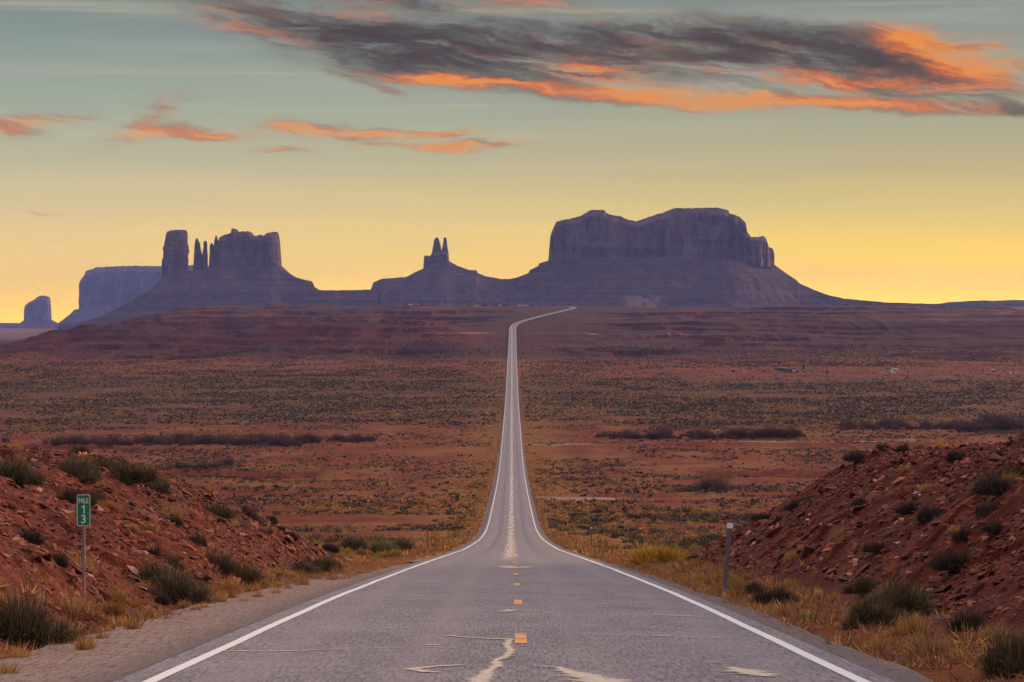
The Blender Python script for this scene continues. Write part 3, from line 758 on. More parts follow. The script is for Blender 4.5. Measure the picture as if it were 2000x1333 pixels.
def tower(name, prof, d, seed, parent=None, ratio=.9, dy=0.0, mat=None):
    """spire: (row, left, right) in photo pixels from foot to tip, round in plan, fluted"""
    prof = np.array(prof, float)[::-1] if prof[0][0] < prof[-1][0] else np.array(prof, float)
    s = d / F; n = 34; r = np.linspace(0, 1, 70); q = np.linspace(0, len(prof) - 1, 70)
    py = np.interp(q, range(len(prof)), prof[:, 0]); xl = np.interp(q, range(len(prof)), prof[:, 1]); xr = np.interp(q, range(len(prof)), prof[:, 2])
    a = np.linspace(0, 2 * np.pi, n, endpoint=False); A, PY = np.meshgrid(a, py)
    cx = ((xl + xr) / 2)[:, None]; hw = ((xr - xl) / 2)[:, None]
    fl = 1 + .17 * fbm(np.cos(A) * 2.3 + seed, np.sin(A) * 2.3 + PY * .012, 3, seed) + .15 * fbm(np.cos(A) * 6, PY / 4.0 + np.sin(A) * 6, 3, seed + 4)
    X = (cx + hw * np.cos(A) * fl - 1000) * s; Y = d + dy + hw * np.sin(A) * fl * ratio * s; Z = (HY - PY) * s
    V = np.concatenate([np.stack([X, Y, Z], -1).reshape(-1, 3), [[X[-1].mean(), Y[-1].mean(), Z[-1].mean() + .4 * s]]])
    i = np.arange(69)[:, None] * n + np.arange(n)[None]; j = np.arange(69)[:, None] * n + (np.arange(n)[None] + 1) % n
    Fq = np.stack([i, j, j + n, i + n], -1).reshape(-1, 4)
    b = 69 * n + np.arange(n); cap = np.stack([b, 69 * n + (np.arange(n) + 1) % n, np.full(n, 70 * n), np.full(n, 70 * n)], -1)
    me_f = np.concatenate([Fq, Fq[:0]])
    o = mesh(name, V, np.concatenate([np.concatenate([me_f[:, [0, 1, 2]], me_f[:, [0, 2, 3]]]), cap[:, :3]]), mat or M['butte'], False, parent)
    return o

def talus(name, sil, d, D, seed, parent=None, foot=601, run=1.35, step=1.0, ledge=9.0, gully=.16, depth_px=None):
    sil = np.array(sil, float); x = np.arange(sil[0, 0], sil[-1, 0] + 1e-6, step); s = d / F
    T = (HY - np.interp(x, sil[:, 0], sil[:, 1])) * s; base = (HY - foot) * s - 16
    W = np.maximum(T - base, 4) * run + 10
    v = np.concatenate([-np.linspace(1.25, 0, 72) ** 1.0, [.15, .4, .8, 1.3]])      # front (camera side) fine, back coarse
    Xg = np.repeat(((x - 1000) * s)[:, None], len(v), 1)
    Dx = (np.interp(x, D[0], D[1]) if isinstance(D, tuple) else np.full(len(x), D))[:, None]
    kk = np.exp(-(np.arange(-60, 61) * step / 28.0) ** 2); kk /= kk.sum(); Dx = np.convolve(np.pad(Dx[:, 0], 60, 'edge'), kk, 'valid')[:, None]
    front = v[None] < 0
    off = np.where(v[None] < 0, -(Dx + W[:, None]) * np.abs(v[None]) / 1.25 * 1.25, (Dx + W[:, None]) * v[None])
    dist = np.maximum(np.abs(off) - Dx, 0) / W[:, None]
    g = ridged(Xg / 75 + .15 * fbm(off / 60, Xg / 90, 2, seed), off / 900, 4, seed + 1)
    fall = np.clip(dist, 0, 1.3)
    prof = 1 - fall ** .92
    Tn = (T - base)[:, None]
    mid = np.clip(fall * (1.15 - fall) * 3.2, 0, 1)
    Zg = base + Tn * prof + mid * Tn * gully * (g - .6) + mid * 5 * fbm(Xg / 22, off / 22, 4, seed + 6)
    q = Zg / ledge + .3 * fbm(Xg / 200, off / 200, 2, seed + 7); fq = q - np.floor(q)
    lm = .5 * np.clip(fbm(Xg / 140, Zg / 25, 3, seed + 8) * 1.6 + .35, 0, 1) * np.clip(dist * 8, 0, 1)
    Zg = Zg * (1 - lm) + (Zg + (sstep(fq, .5, .9) - fq) * ledge) * lm
    cr = np.clip(1 - dist * 10, 0, 1); Zg = Zg + cr * (.7 * s * fbm(Xg / (7 * s), off / 40, 4, seed + 11))
    o = mesh(name, np.stack([Xg, d + off, Zg], -1).reshape(-1, 3), grid_faces(*Xg.shape)[:, ::-1], M['talus'], False, parent)
    return o

def butte(label, name='butte'):
    e = empty(name, (0, 0, 0)); tag(e, label, 'butte', None); return e
def place_root(root, px, d):
    """move the empty to the butte's foot and keep the parts where they stand"""
    loc = at(px, 600, d); root.location = loc
    for ch in root.children: ch.location = (-loc[0], -loc[1], -loc[2])

DB, DK, DC, DS, DI = 7000.0, 7400.0, 7200.0, 14500.0, 15500.0
# broad twin-humped butte on the right
r = butte('broad flat topped butte with two humps above the bend of the road')
mesa('cliff', [(1071, 509), (1073, 485.6), (1075.2, 460), (1081.6, 444), (1086.4, 435), (1110.4, 430.6), (1129.6, 426.4), (1147, 416.8), (1150.4, 414.2), (1176, 415.2), (1180.8, 420), (1193.6, 425.4),
    (1209.6, 427.4), (1219, 433.8), (1238.4, 437), (1260.8, 428.6), (1296, 417.8), (1308.8, 411.4), (1347, 411), (1392, 409.8), (1414.4, 415.8), (1417.6, 421.6), (1438.4, 428), (1448, 440.8), (1449.6, 456.8), (1459, 465.8), (1472, 466.4), (1480, 464.6), (1486, 463.6), (1489.5, 466), (1494.4, 479.2), (1497, 486), (1500, 490), (1503.5, 485), (1506, 487), (1508.4, 500), (1510, 520)],
    DB, (520, 524), 190, 100, r, amp=16, batter=.12, p=2.6)
tower('spire', [(522, 1498, 1511), (505, 1500, 1510), (495, 1500.5, 1508.8), (487, 1502, 1506.8), (483.6, 1503.6, 1505.2)], DB - 20, 141, r)
talus('talus_slope', [(985, 546), (995, 545.8), (1010, 543), (1025, 537), (1033.6, 533), (1033.9, 528.8), (1051, 520.8), (1052.8, 516), (1072, 510), (1100, 509), (1300, 506), (1500, 516), (1511, 520), (1529.6, 533.6), (1550.4, 546.4), (1558, 554),
    (1580, 564), (1600, 572), (1616, 577.8), (1648, 584), (1690, 588), (1730, 591.5), (1780, 593), (1820, 600)], DB, ([985, 1070, 1150, 1430, 1510, 1820], [30, 60, 200, 200, 50, 20]), 150, r, foot=603, run=1.25)
place_root(r, 1290, DB)
# twin spired butte in the middle
r = butte('small twin spired butte on a wide cone left of the road')
mesa('cliff', [(826.5, 526), (827.5, 512), (828.6, 501), (833, 499.6), (840, 500), (845, 494), (862, 492), (872, 493), (876, 499), (877.5, 512), (879, 520)], DK, (532, 532), 30, 200, r, amp=5, batter=.03, step=.35)
tower('spire', [(520, 842, 864), (500, 842.5, 863.5), (488.8, 844.8, 862), (478, 846.3, 860), (472.8, 847.4, 858.4), (466.8, 849.2, 856.6), (464.4, 851.5, 854.6)], DK, 201, r)
tower('spire', [(522, 862, 877.5), (500, 862.5, 876.4), (487, 863.6, 874.6), (478, 865.5, 873.4), (470, 866.4, 872.2), (466, 866.4, 872), (464.4, 867.4, 871)], DK, 203, r)
talus('talus_slope', [(640, 569), (700, 567), (724, 566), (726.6, 563.2), (729.6, 552.8), (745.6, 545.4), (793.6, 541.6), (800, 539), (809.6, 533.6), (827, 525.6), (840, 518), (870, 510), (877, 510.6), (896, 520.8), (915, 527.8), (931.4, 529), (932.8, 533.6),
    (947, 540), (969.6, 543.8), (979, 545.8), (995, 545.8), (1030, 552), (1090, 562)], DK, ([640, 827, 880, 1090], [20, 34, 34, 20]), 210, r, foot=601, run=1.7)
place_root(r, 860, DK)
# castle-like group on the left
r = butte('castle shaped butte with a square pillar and thin spires left of it')
mesa('cliff', [(428.2, 482), (429.4, 466), (440, 460), (448, 457.8), (454.4, 456.8), (455.2, 447.6), (460.8, 447.8), (464, 453.6), (473.6, 455.2), (476.8, 453), (489.6, 453.6), (495.4, 461.6), (505.6, 462.2), (512, 460), (518.4, 462.6), (523.2, 456.8), (531.2, 455.2), (540.8, 454.2),
    (543.4, 459), (545.2, 476), (546.6, 501.6), (548.8, 520.8)], DC, (528, 528), 80, 300, r, amp=10, batter=.07, step=.4)
tower('pillar', [(556, 315, 369), (546, 318.4, 368), (521, 318.4, 366), (505, 319.2, 367), (489, 320, 367.6), (470, 323, 366.8), (460, 324.5, 366), (453, 327, 365.4), (450.4, 334, 364), (449.4, 345, 360)], DC, 301, r, .75)
tower('spire', [(545, 377.4, 395.5), (533, 378, 399), (515, 379, 397), (498, 379.6, 395.4), (490, 380.4, 393), (476, 380.8, 391), (470, 381.6, 388), (465.6, 383.4, 385.6)], DC, 303, r)
tower('spire', [(545, 394, 407.4), (533, 394.5, 406.4), (514, 394, 406.4), (498, 395.2, 405.8), (482, 397.4, 404.8), (475, 397, 404.8), (471, 399, 403)], DC, 305, r)
tower('spire', [(540, 407.5, 420), (510, 408.6, 418), (495, 409.6, 418), (482, 410, 417.6), (477, 411.5, 415.8), (475, 412.6, 414.4)], DC, 307, r)
tower('spire', [(540, 414, 431), (505, 416, 430), (482, 417.6, 428.4), (472.8, 418.2, 427), (466, 419.6, 424.6), (464, 420.6, 423.4), (462, 419.4, 424.2), (461.2, 420.5, 423)], DC, 309, r)
talus('talus_slope', [(118, 634), (163, 629.6), (205, 617), (236.8, 600.8), (265.6, 584.8), (291, 572), (300, 564), (320, 546), (345, 536), (366, 531), (380, 531), (405, 530), (430, 520), (460, 512), (540, 512), (548.8, 520.8), (563, 533.6), (576, 541.6), (598.4, 548), (607, 549.4), (609, 552), (612.8, 560.8), (624, 567), (640, 568),
    (700, 567), (740, 572)], DC, ([118, 300, 345, 430, 540, 740], [20, 45, 60, 70, 60, 20]), 310, r, foot=640, run=1.35)
place_root(r, 450, DC)
# long mesa behind it
r = butte('long pale blue mesa standing behind the castle shaped butte')
mesa('cliff', [(160.2, 604), (160.8, 575), (161.6, 553), (165, 549), (176, 542.6), (181, 535), (184, 530.6), (201, 527.4), (203, 525), (240, 524), (278, 522), (317, 523), (366, 521.4), (406, 521), (440, 523), (470, 530)], DS, (613, 605), 420, 400, r, amp=30, batter=.08, step=.6)
talus('talus_slope', [(112, 636), (125, 628), (144, 617), (160, 605.6), (200, 601), (300, 599), (470, 600), (500, 612)], DS, ([112, 200, 470], [40, 420, 300]), 410, r, foot=640, run=1.35)
place_root(r, 300, DS)
r = butte('small lone butte at the far left edge of the plain')
mesa('cliff', [(47.8, 625), (48.6, 605), (49.8, 597.6), (57, 592), (64, 588), (70, 584), (76.8, 580), (83.8, 577), (90, 578.8), (95.4, 581), (97, 597.6), (98, 612), (100, 624)], DI, (632, 632), 70, 500, r, amp=14, batter=.05, step=.4)
talus('talus_slope', [(24, 641), (28.8, 638.6), (44.8, 629.6), (50, 626), (96, 623), (102.4, 626.4), (113.6, 634.4), (122, 640)], DI, 60, 510, r, foot=642, run=1.4, step=.6)
place_root(r, 73, DI)
# low distant tablelands
r = butte('low tableland on the skyline at the right edge', 'mesa')
talus('talus_slope', [(1640, 600), (1700, 592), (1820, 594.5), (1850, 592.8), (1858, 590.6), (1880, 589.4), (1905, 587.8), (1928, 589), (1938, 591.6), (1943, 592.4), (1949, 590.4), (1961, 587), (2000, 587.6), (2060, 588), (2250, 590), (2500, 604)], 8600.0, 160, 600, r, foot=612, run=2.2)
place_root(r, 1950, 8600.0)
r = butte('thin pale tableland on the horizon at the left edge', 'mesa')
talus('talus_slope', [(-500, 634), (-400, 631.4), (-40, 631), (36, 631.6), (60, 632), (90, 632), (100, 631.6), (118, 631.8), (135, 636)], 16500.0, 150, 610, r, foot=637, run=1.3)
place_root(r, -100, 16500.0)

# ------------------------------------------------------------------ plants
def blades(n, R, H, width, cols, seed, lean=.9, up=.35, seg=2, droop=.1, core=.25, tips=None, tipfrac=.25):
    """shrub made of n thin bent blades filling a dome R wide and H tall"""
    g = np.random.default_rng(seed)
    az = g.uniform(0, 2 * np.pi, n); e = g.uniform(up, 1, n) ** .8; th = np.arccos(np.clip(e, 0, 1)) * lean
    br = R * core * np.sqrt(g.uniform(0, 1, n)); ba = az + g.normal(0, .6, n)
    L = g.uniform(.62, 1.05, n) * (1 + .15 * np.sin(az * 3 + seed) + .1 * np.sin(az * 7 + seed * 2))
    bx, by = br * np.cos(ba), br * np.sin(ba)
    # start points spread up the inner dome so that the crown fills
    s0 = g.uniform(0, .55, n) if seg == 1 or n < 500 else g.uniform(.12, .85, n)
    dx, dy, dz = np.sin(th) * np.cos(az) * R, np.sin(th) * np.sin(az) * R, np.cos(th) * H
    px = g.normal(0, 1, (n, 3)); px /= np.linalg.norm(px, axis=1)[:, None]
    T = np.linspace(0, 1, seg + 1)
    jit = g.normal(0, .12 if n < 500 else .17, (n, 3)) * np.array([R, R, H])
    pts = []
    for k, t in enumerate(T):
        tt = s0 + (1 - s0) * t
        c = np.stack([bx + dx * L * tt, by + dy * L * tt, dz * L * tt], -1) + jit * (t ** 1.5)
        c[:, 2] -= droop * H * (t ** 2) * np.sin(th); pts.append(c)
    wv = width * g.uniform(.6, 1.3, n)
    V = []; 
    for k, t in enumerate(T[:-1]):
        w = (wv * (1 - .55 * t))[:, None] * .5; V += [pts[k] - px * w, pts[k] + px * w]
    V.append(pts[-1]); m = len(V); V = np.stack(V, 1).reshape(-1, 3); b = np.arange(n) * m
    Fc = []
    for k in range(seg - 1): Fc += [np.stack([b + 2 * k, b + 2 * k + 1, b + 2 * k + 3], -1), np.stack([b + 2 * k, b + 2 * k + 3, b + 2 * k + 2], -1)]
    k = seg - 1; Fc.append(np.stack([b + 2 * k, b + 2 * k + 1, b + 2 * k + 2], -1))
    Fc = np.concatenate(Fc); V[:, 2] = np.maximum(V[:, 2], -.02)
    cols = np.array(cols); c = cols[g.integers(0, len(cols), n)] * g.uniform(.7, 1.3, n)[:, None]
    Cc = np.repeat(c[:, None], m, 1)
    if tips is not None:
        tt = g.uniform(0, 1, n) < tipfrac; Cc[tt, -1] = tips; Cc[tt, -2] = tips; Cc[tt, -3] = tips
    return V, Fc, Cc.reshape(-1, 3)

SAGE = [(.075, .062, .036), (.105, .086, .050), (.050, .042, .030), (.15, .115, .065), (.085, .075, .045)]
DARK = [(.060, .044, .036), (.085, .062, .048), (.040, .030, .028), (.12, .085, .060)]
GOLD = [(.46, .245, .075), (.36, .18, .06), (.56, .33, .12), (.26, .13, .06)]
CHAM = [(.27, .175, .048), (.36, .225, .055), (.17, .12, .045), (.44, .27, .07)]
BRIGHT = [(.50, .29, .045), (.60, .36, .06), (.30, .18, .045), (.66, .40, .07)]
TAM = [(.10, .058, .050), (.13, .075, .060), (.070, .042, .040), (.17, .095, .07)]
PINK = [(.33, .16, .10), (.40, .21, .12), (.26, .12, .08), (.46, .26, .12)]
GREENISH = [(.15, .155, .05), (.11, .12, .045), (.19, .18, .06)]

LIB = {}
def lib(kind):
    """prototype meshes (not linked): list of (foliage mesh, stem mesh)"""
    if kind in LIB: return LIB[kind]
    spec = {'sagebrush': (SAGE, 5200, .012, 1.0, .10, .05, 4, (.21, .16, .08)), 'dark_shrub': (DARK, 4600, .012, 1.0, .15, .06, 4, None), 'golden_shrub': (GOLD, 2200, .010, .95, .15, .10, 3, None),
            'rabbitbrush': (CHAM, 4200, .013, 1.0, .10, .04, 4, (.55, .38, .07)), 'pink_shrub': (PINK, 2400, .010, 1.0, .1, .1, 3, (.60, .42, .13)),
            'golden_rabbitbrush': (BRIGHT, 4200, .013, 1.0, .08, .04, 2, (.78, .50, .08)),
            'grass_tuft': (GOLD, 420, .013, .85, .25, .22, 3, None), 'tamarisk': (TAM, 2300, .011, .9, .2, .03, 4, None), 'green_shrub': (GREENISH, 2000, .018, 1.0, .1, .05, 3, None)}[kind]
    cols, n, w, lean, up, droop, nv, tips = spec; out = []
    for v in range(nv):
        sd = hash_s(kind) + v * 13
        Vs, Fs, Cs = [], [], []; off = 0
        g = np.random.default_rng(sd)
        lobes = [(0, 0, 1.0, 1.0)] + [(g.uniform(-.42, .42), g.uniform(-.42, .42), g.uniform(.45, .7), g.uniform(.5, .95)) for _ in range(6)]
        if kind == 'grass_tuft': lobes = lobes[:1]
        for j, (lx, ly, lr, lh) in enumerate(lobes):
            V, Fq, Cc = blades(int(n * (.4 if j == 0 and len(lobes) > 1 else .14 if len(lobes) > 1 else 1)), .5 * lr * .82, lh * .95, w * (1.0 if kind != 'tamarisk' else .55), cols, sd + j * 3, lean, up, 2, droop, tips=tips)
            V = V + np.array([lx, ly, 0]); Vs.append(V); Fs.append(Fq + off); Cs.append(Cc); off += len(V)
        o = mesh(kind, np.concatenate(Vs), np.concatenate(Fs), M['plant'], False, None, np.concatenate(Cs), link=False)
        me = o.data; bpy.data.objects.remove(o)
        sm = MB()
        for _ in range(7):
            a = g.uniform(0, 6.28); r = g.uniform(.1, .3); sm.cyl((g.uniform(-.06, .06), g.uniform(-.06, .06), -.06), (r * math.cos(a), r * math.sin(a), g.uniform(.3, .6)), .016, .005, 5)
        so = sm.build('stem', M['stem']); sme = so.data; bpy.data.objects.remove(so)
        out.append((me, sme))
    LIB[kind] = out; return out
def hash_s(s): return sum(ord(c) * (i + 3) for i, c in enumerate(s)) % 997

count = {}
def shrub(kind, x, y, z, w, h, label, group, cat='shrub', stem=True):
    L = lib(kind); i = count.get(kind, 0); count[kind] = i + 1; fm, sm = L[i % len(L)]
    o = bpy.data.objects.new(kind, fm); C.objects.link(o)
    o.location = (x, y, z); o.scale = (w * 1.12, w * 1.12, h * 1.05); o.rotation_euler = (random.uniform(-.08, .08), random.uniform(-.08, .08), random.uniform(0, 6.28))
    tag(o, label, cat, group)
    if stem:
        s = bpy.data.objects.new('stem', sm); C.objects.link(s); s.parent = o
    return o
def gz(x, y):
    x_ = np.array([float(x)]); y_ = np.array([float(y)])
    return float((bank_z(x_, y_) if 5.6 < abs(x) < 38 and 15 < y < 131 else terrain(x_, y_))[0])
def hero(kind, px, py, wpx, hpx, label, group=None, cat='shrub'):
    """px,py: photo position of the foot; wpx,hpx its size there"""
    X, Y, Z = hit(px, py); s = Y / F
    return shrub(kind, X, Y, gz(X, Y) - .03, wpx * s, hpx * s, label, group, cat)

HERO = [  # kind, foot px, foot py, width px, height px, label
 ('sagebrush', 35, 1258, 150, 110, 'large grey green shrub at the bottom left corner beside the gravel shoulder'),
 ('sagebrush', 105, 1262, 90, 62, 'low grey green shrub spilling toward the gravel shoulder at bottom left'),
 ('pink_shrub', 143, 1200, 95, 62, 'dry golden pink bush at the foot of the mile marker post'),
 ('golden_shrub', 222, 1200, 60, 38, 'pale dry bush right of the mile marker post foot'),
 ('sagebrush', 28, 940, 82, 58, 'round olive shrub on the left bank crest by the picture edge'),
 ('sagebrush', 152, 938, 74, 56, 'olive shrub on the left bank crest above the green sign'),
 ('sagebrush', 208, 918, 84, 40, 'olive shrub on the skyline of the left bank behind its neighbour'),
 ('sagebrush', 250, 955, 92, 50, 'wide olive shrub just right of the green sign on the bank crest'),
 ('sagebrush', 305, 962, 66, 46, 'upright olive shrub on the bank crest where it starts to fall'),
 ('dark_shrub', 140, 975, 66, 42, 'dark shrub directly above the green sign plate'),
 ('sagebrush', 155, 893, 40, 22, 'small shrub on the top edge of the left bank'),
 ('dark_shrub', 66, 1068, 56, 38, 'sparse dark shrub halfway up the left bank beside the sign'),
 ('dark_shrub', 116, 1105, 46, 34, 'sparse dark shrub left of the sign post'),
 ('sagebrush', 300, 1128, 90, 58, 'dark olive shrub at mid slope, upper one of the big pair on the left bank'),
 ('sagebrush', 345, 1180, 110, 76, 'big dark olive shrub low on the left bank, lower one of the pair'),
 ('sagebrush', 330, 1100, 60, 40, 'small olive shrub on top of the big pair on the left bank'),
 ('golden_shrub', 232, 1172, 44, 36, 'thin pale bush between the sign post and the big olive shrubs'),
 ('sagebrush', 425, 1118, 80, 46, 'dark green shrub right of the big pair on the left bank'),
 ('sagebrush', 478, 1146, 92, 50, 'long dark green shrub leaning down the left bank to the verge'),
 ('golden_shrub', 442, 1160, 70, 40, 'half dry golden shrub in front of the long dark green one'),
 ('dark_shrub', 318, 1180, 34, 28, 'little dark shrub in the shade at the foot of the left bank'),
 ('sagebrush', 590, 1128, 70, 32, 'dark shrub at the low end of the left bank'),
 ('sagebrush', 632, 1118, 66, 34, 'dark shrub on the tip of the left bank by the verge'),
 ('pink_shrub', 548, 1128, 52, 28, 'reddish dry shrub between two dark ones at the left bank end'),
 ('dark_shrub', 336, 1010, 38, 22, 'small dark tuft shrub high on the left bank slope'),
 ('dark_shrub', 380, 1066, 36, 24, 'small dark shrub alone in the middle of the left slope'),
 ('sagebrush', 420, 1000, 64, 34, 'olive shrub on the falling crest of the left bank'),
 ('dark_shrub', 466, 1004, 56, 34, 'dark shrub on the falling crest, next to the olive one'),
 ('pink_shrub', 296, 1048, 38, 24, 'pale reddish bush on the middle of the left slope'),
 ('dark_shrub', 498, 1020, 40, 20, 'dark shrub low on the left skyline of the bank'),
 ('dark_shrub', 560, 1050, 40, 22, 'dark tuft near the tip of the left bank skyline'),
 ('dark_shrub', 300, 1090, 30, 18, 'tiny dark shrub above the big olive pair'),
 ('sagebrush', 1765, 1202, 130, 78, 'big dark shrub at the foot of the right bank'),
 ('sagebrush', 1700, 1222, 110, 60, 'olive shrub touching the big dark shrub on its road side'),
 ('sagebrush', 1690, 1158, 60, 36, 'dark shrub behind the big dark one at the right bank'),
 ('dark_shrub', 1522, 1184, 76, 42, 'grey brown shrub right of the leaning marker post'),
 ('dark_shrub', 1470, 1166, 56, 36, 'grey shrub just beside the leaning marker post'),
 ('golden_shrub', 1432, 1156, 56, 40, 'dry grass bush behind the leaning marker post'),
 ('golden_rabbitbrush', 1268, 1106, 108, 46, 'large rounded yellow rabbitbrush in front of the right bank tip'),
 ('golden_rabbitbrush', 1318, 1100, 60, 28, 'smaller yellow rabbitbrush to the right of the large one'),
 ('pink_shrub', 1812, 1288, 100, 70, 'golden seed topped bush on the right verge'),
 ('sagebrush', 1985, 1318, 130, 90, 'dark shrub at the bottom right corner'),
 ('dark_shrub', 1895, 1232, 80, 46, 'brown shrub up the slope from the golden seed topped bush'),
 ('golden_shrub', 1775, 1238, 80, 46, 'loose golden bush between the big dark shrub and the seed topped one'),
 ('pink_shrub', 1940, 1250, 80, 44, 'reddish dry bush above the bottom right corner shrub'),
 ('dark_shrub', 1952, 978, 74, 46, 'dark shrub near the top of the right bank at the edge'),
 ('dark_shrub', 1938, 1010, 48, 32, 'dark shrub just below the one near the right bank top'),
 ('dark_shrub', 1945, 1036, 44, 22, 'low dark shrub third down the right edge of the bank'),
 ('dark_shrub', 1884, 1050, 34, 30, 'upright dark shrub alone on the bare right slope'),
 ('dark_shrub', 1985, 930, 60, 34, 'dark shrub on the right bank plateau at the picture edge'),
 ('dark_shrub', 1775, 1000, 46, 26, 'dark shrub in the middle of the right slope'),
 ('dark_shrub', 1648, 990, 38, 20, 'dark shrub on the upper right slope, left of two'),
 ('dark_shrub', 1680, 996, 34, 18, 'dark shrub on the upper right slope, right of two'),
 ('dark_shrub', 1862, 905, 36, 24, 'dark shrub standing on the right bank top'),
 ('dark_shrub', 1950, 905, 30, 20, 'small dark shrub on the right bank top by the edge'),
 ('green_shrub', 1585, 1216, 80, 22, 'low pale green clump on the right verge'),
 ('dark_shrub', 1715, 1068, 40, 24, 'faint dark shrub in the lower middle of the right slope'),
 ('dark_shrub', 1722, 892, 36, 18, 'dark shrub on the skyline of the right bank'),
 ('dark_shrub', 1495, 1012, 44, 18, 'dark shrub at the low left end of the right bank skyline'),
 ('dark_shrub', 1575, 978, 40, 18, 'dark shrub partway up the right bank skyline'),
 ('sagebrush', 690, 1082, 66, 36, 'large olive shrub by the gravel turnout left of the road'),
 ('green_shrub', 742, 1082, 58, 36, 'yellow green shrub by the gravel turnout'),
 ('sagebrush', 785, 1080, 60, 30, 'dark shrub right of the yellow green one by the turnout'),
 ('tamarisk', 1390, 958, 86, 36, 'large bare purple brown bush alone on the red flat right of the road'),
 ('golden_shrub', 700, 1108, 60, 20, 'dry tuft on the shoulder beside the turnout'),
]
for (k_, px_, py_, w_, h_, lb_) in HERO:
    hero(k_, px_, py_, w_, h_, lb_, None)

# tamarisk thickets along the dry washes
def thicket(x0, x1, py, n, hp, label, group, kind='tamarisk', jit=5):
    for i in range(n):
        px_ = x0 + (x1 - x0) * (i + .5 + random.uniform(-.4, .4)) / n; py_ = py + random.uniform(-jit, jit) * .6
        X, Y, Z = hit(px_, py_); s = Y / F; h = hp * random.choice([.4, .6, .8, 1.0, 1.25]) * random.uniform(.85, 1.15) * s
        shrub(kind, X, Y, Z - .1, h * random.uniform(1.3, 2.1), h, label, group, 'shrub', False)
thicket(100, 608, 868, 66, 20, 'bare dark tamarisk in the long thicket along the wash left of the road', 'tamarisks along the left wash')
thicket(0, 14, 866, 1, 12, 'small tamarisk at the left picture edge above the bank', None)
thicket(650, 720, 862, 8, 19, 'dark tamarisk in the short clump between the left thicket and the road', 'tamarisks in the short clump left of the road')
thicket(1640, 1890, 838, 28, 19, 'dark tamarisk in the low thicket right of the road toward the edge', 'tamarisks along the right wash')
thicket(1900, 2030, 838, 10, 30, 'tall dark tamarisk in the clump at the right picture edge', 'tall tamarisks at the right edge')
thicket(1170, 1570, 856, 40, 19, 'grey purple tamarisk in the pale thicket just right of the road', 'pale tamarisks right of the road')
thicket(345, 475, 914, 9, 15, 'tamarisk in the small clump on the red flat beyond the left bank', 'tamarisks on the left flat')
hero('tamarisk', 1895, 845, 42, 24, 'round dark tamarisk standing in front of the right wash thicket')

# scattered countable shrubs near the road, then the uncountable scrub beyond
def scatter(n, y0, y1, fn, seed, half=.225):
    g = np.random.default_rng(seed)
    Y = np.sqrt(g.uniform(y0 ** 2, y1 ** 2, n)); X = (g.uniform(-1, 1, n)) * half * (Y + 10)
    p = fn(X, Y); keep = g.uniform(0, 1, n) < p
    return X[keep], Y[keep]
def clear(X, Y, m=6.2): return (np.abs(X - XC(Y)) > m)
def dens(X, Y):
    c = fbm(X / 26, Y / 40, 3, 120); c2 = fbm(X / 90, Y / 160, 3, 121)
    am = 1 - .45 * sstep(Y, 1000, 1200); d = .34 + .12 * (1 - am) + (1.35 * c + 1.1 * c2) * am
    band = np.interp(Y, [110, 330, 420, 520, 560, 640, 700, 800, 980, 1060, 1120, 1250, 1750, 1900, 2250, 2750], [1.2, 1.6, 1.6, 1.3, .65, .45, .8, .4, .5, .5, 1.1, 1.5, 1.5, .9, .5, .12])
    yard = (X > 120) & (Y > 1740) & (Y < 2010)
    return np.clip((d * 1.25 + .12) * band, 0, 1) * clear(X, Y) * np.where(yard, .12, 1.0)
def gl_(X, Y):   # where yellow rabbitbrush dominates
    a = np.abs(X - XC(Y)); return sstep(fbm(X / 30, Y / 45, 3, 133) + .55 * np.exp(-(a / (10 + Y * .012)) ** 2), -.05, .35)

X, Y = scatter(900, 112, 235, lambda X, Y: dens(X, Y) * (bank(X, Y) < .4) * (np.abs(X - XC(Y)) > 5.6), 501)
g5 = np.random.default_rng(55)
o_ = np.argsort(Y); X, Y = X[o_], Y[o_]
isy = g5.uniform(0, 1, len(X)) < .25 + .6 * gl_(X, Y)
ns = 0
for x, y, yel in list(zip(X, Y, isy))[:480]:
    side = 'left' if x < 0 else 'right'
    kind = 'rabbitbrush' if yel else ('dark_shrub' if g5.uniform() < .55 else 'sagebrush')
    near = 'near the crest' if y < 175 else 'further down the slope'
    w = g5.uniform(.6, 1.5); h = w * g5.uniform(.42, .62)
    colr = 'yellowish rabbitbrush mound' if yel else ('dark brown shrub' if kind == 'dark_shrub' else 'grey green sagebrush')
    shrub(kind, float(x), float(y), gz(x, y) - .04, w, h, f'{colr} {"west" if 0 else "on the " + side} side of the road {near}', f'{colr}s on the {side} side of the road {near}', 'shrub', False)
for i in range(90):
    sd = 1 if i % 2 else -1; y = 34 + 80 * g5.uniform() ** .8; x = sd * (7.6 + 13 * g5.uniform() ** 1.2)
    side = 'left' if sd < 0 else 'right'; w = g5.uniform(.3, .75); kd = ('dark_shrub', 'golden_shrub', 'pink_shrub')[int(g5.integers(0, 3))]
    cw = {'dark_shrub': 'small dark brown tuft', 'golden_shrub': 'small straw coloured tuft', 'pink_shrub': 'small reddish dry tuft'}[kd]
    shrub(kd, x, y, gz(x, y) - .03, w, w * g5.uniform(.5, .8), f'{cw} rooted between the rocks of the {side} bank', f'{cw}s on the {side} bank', 'shrub', False)
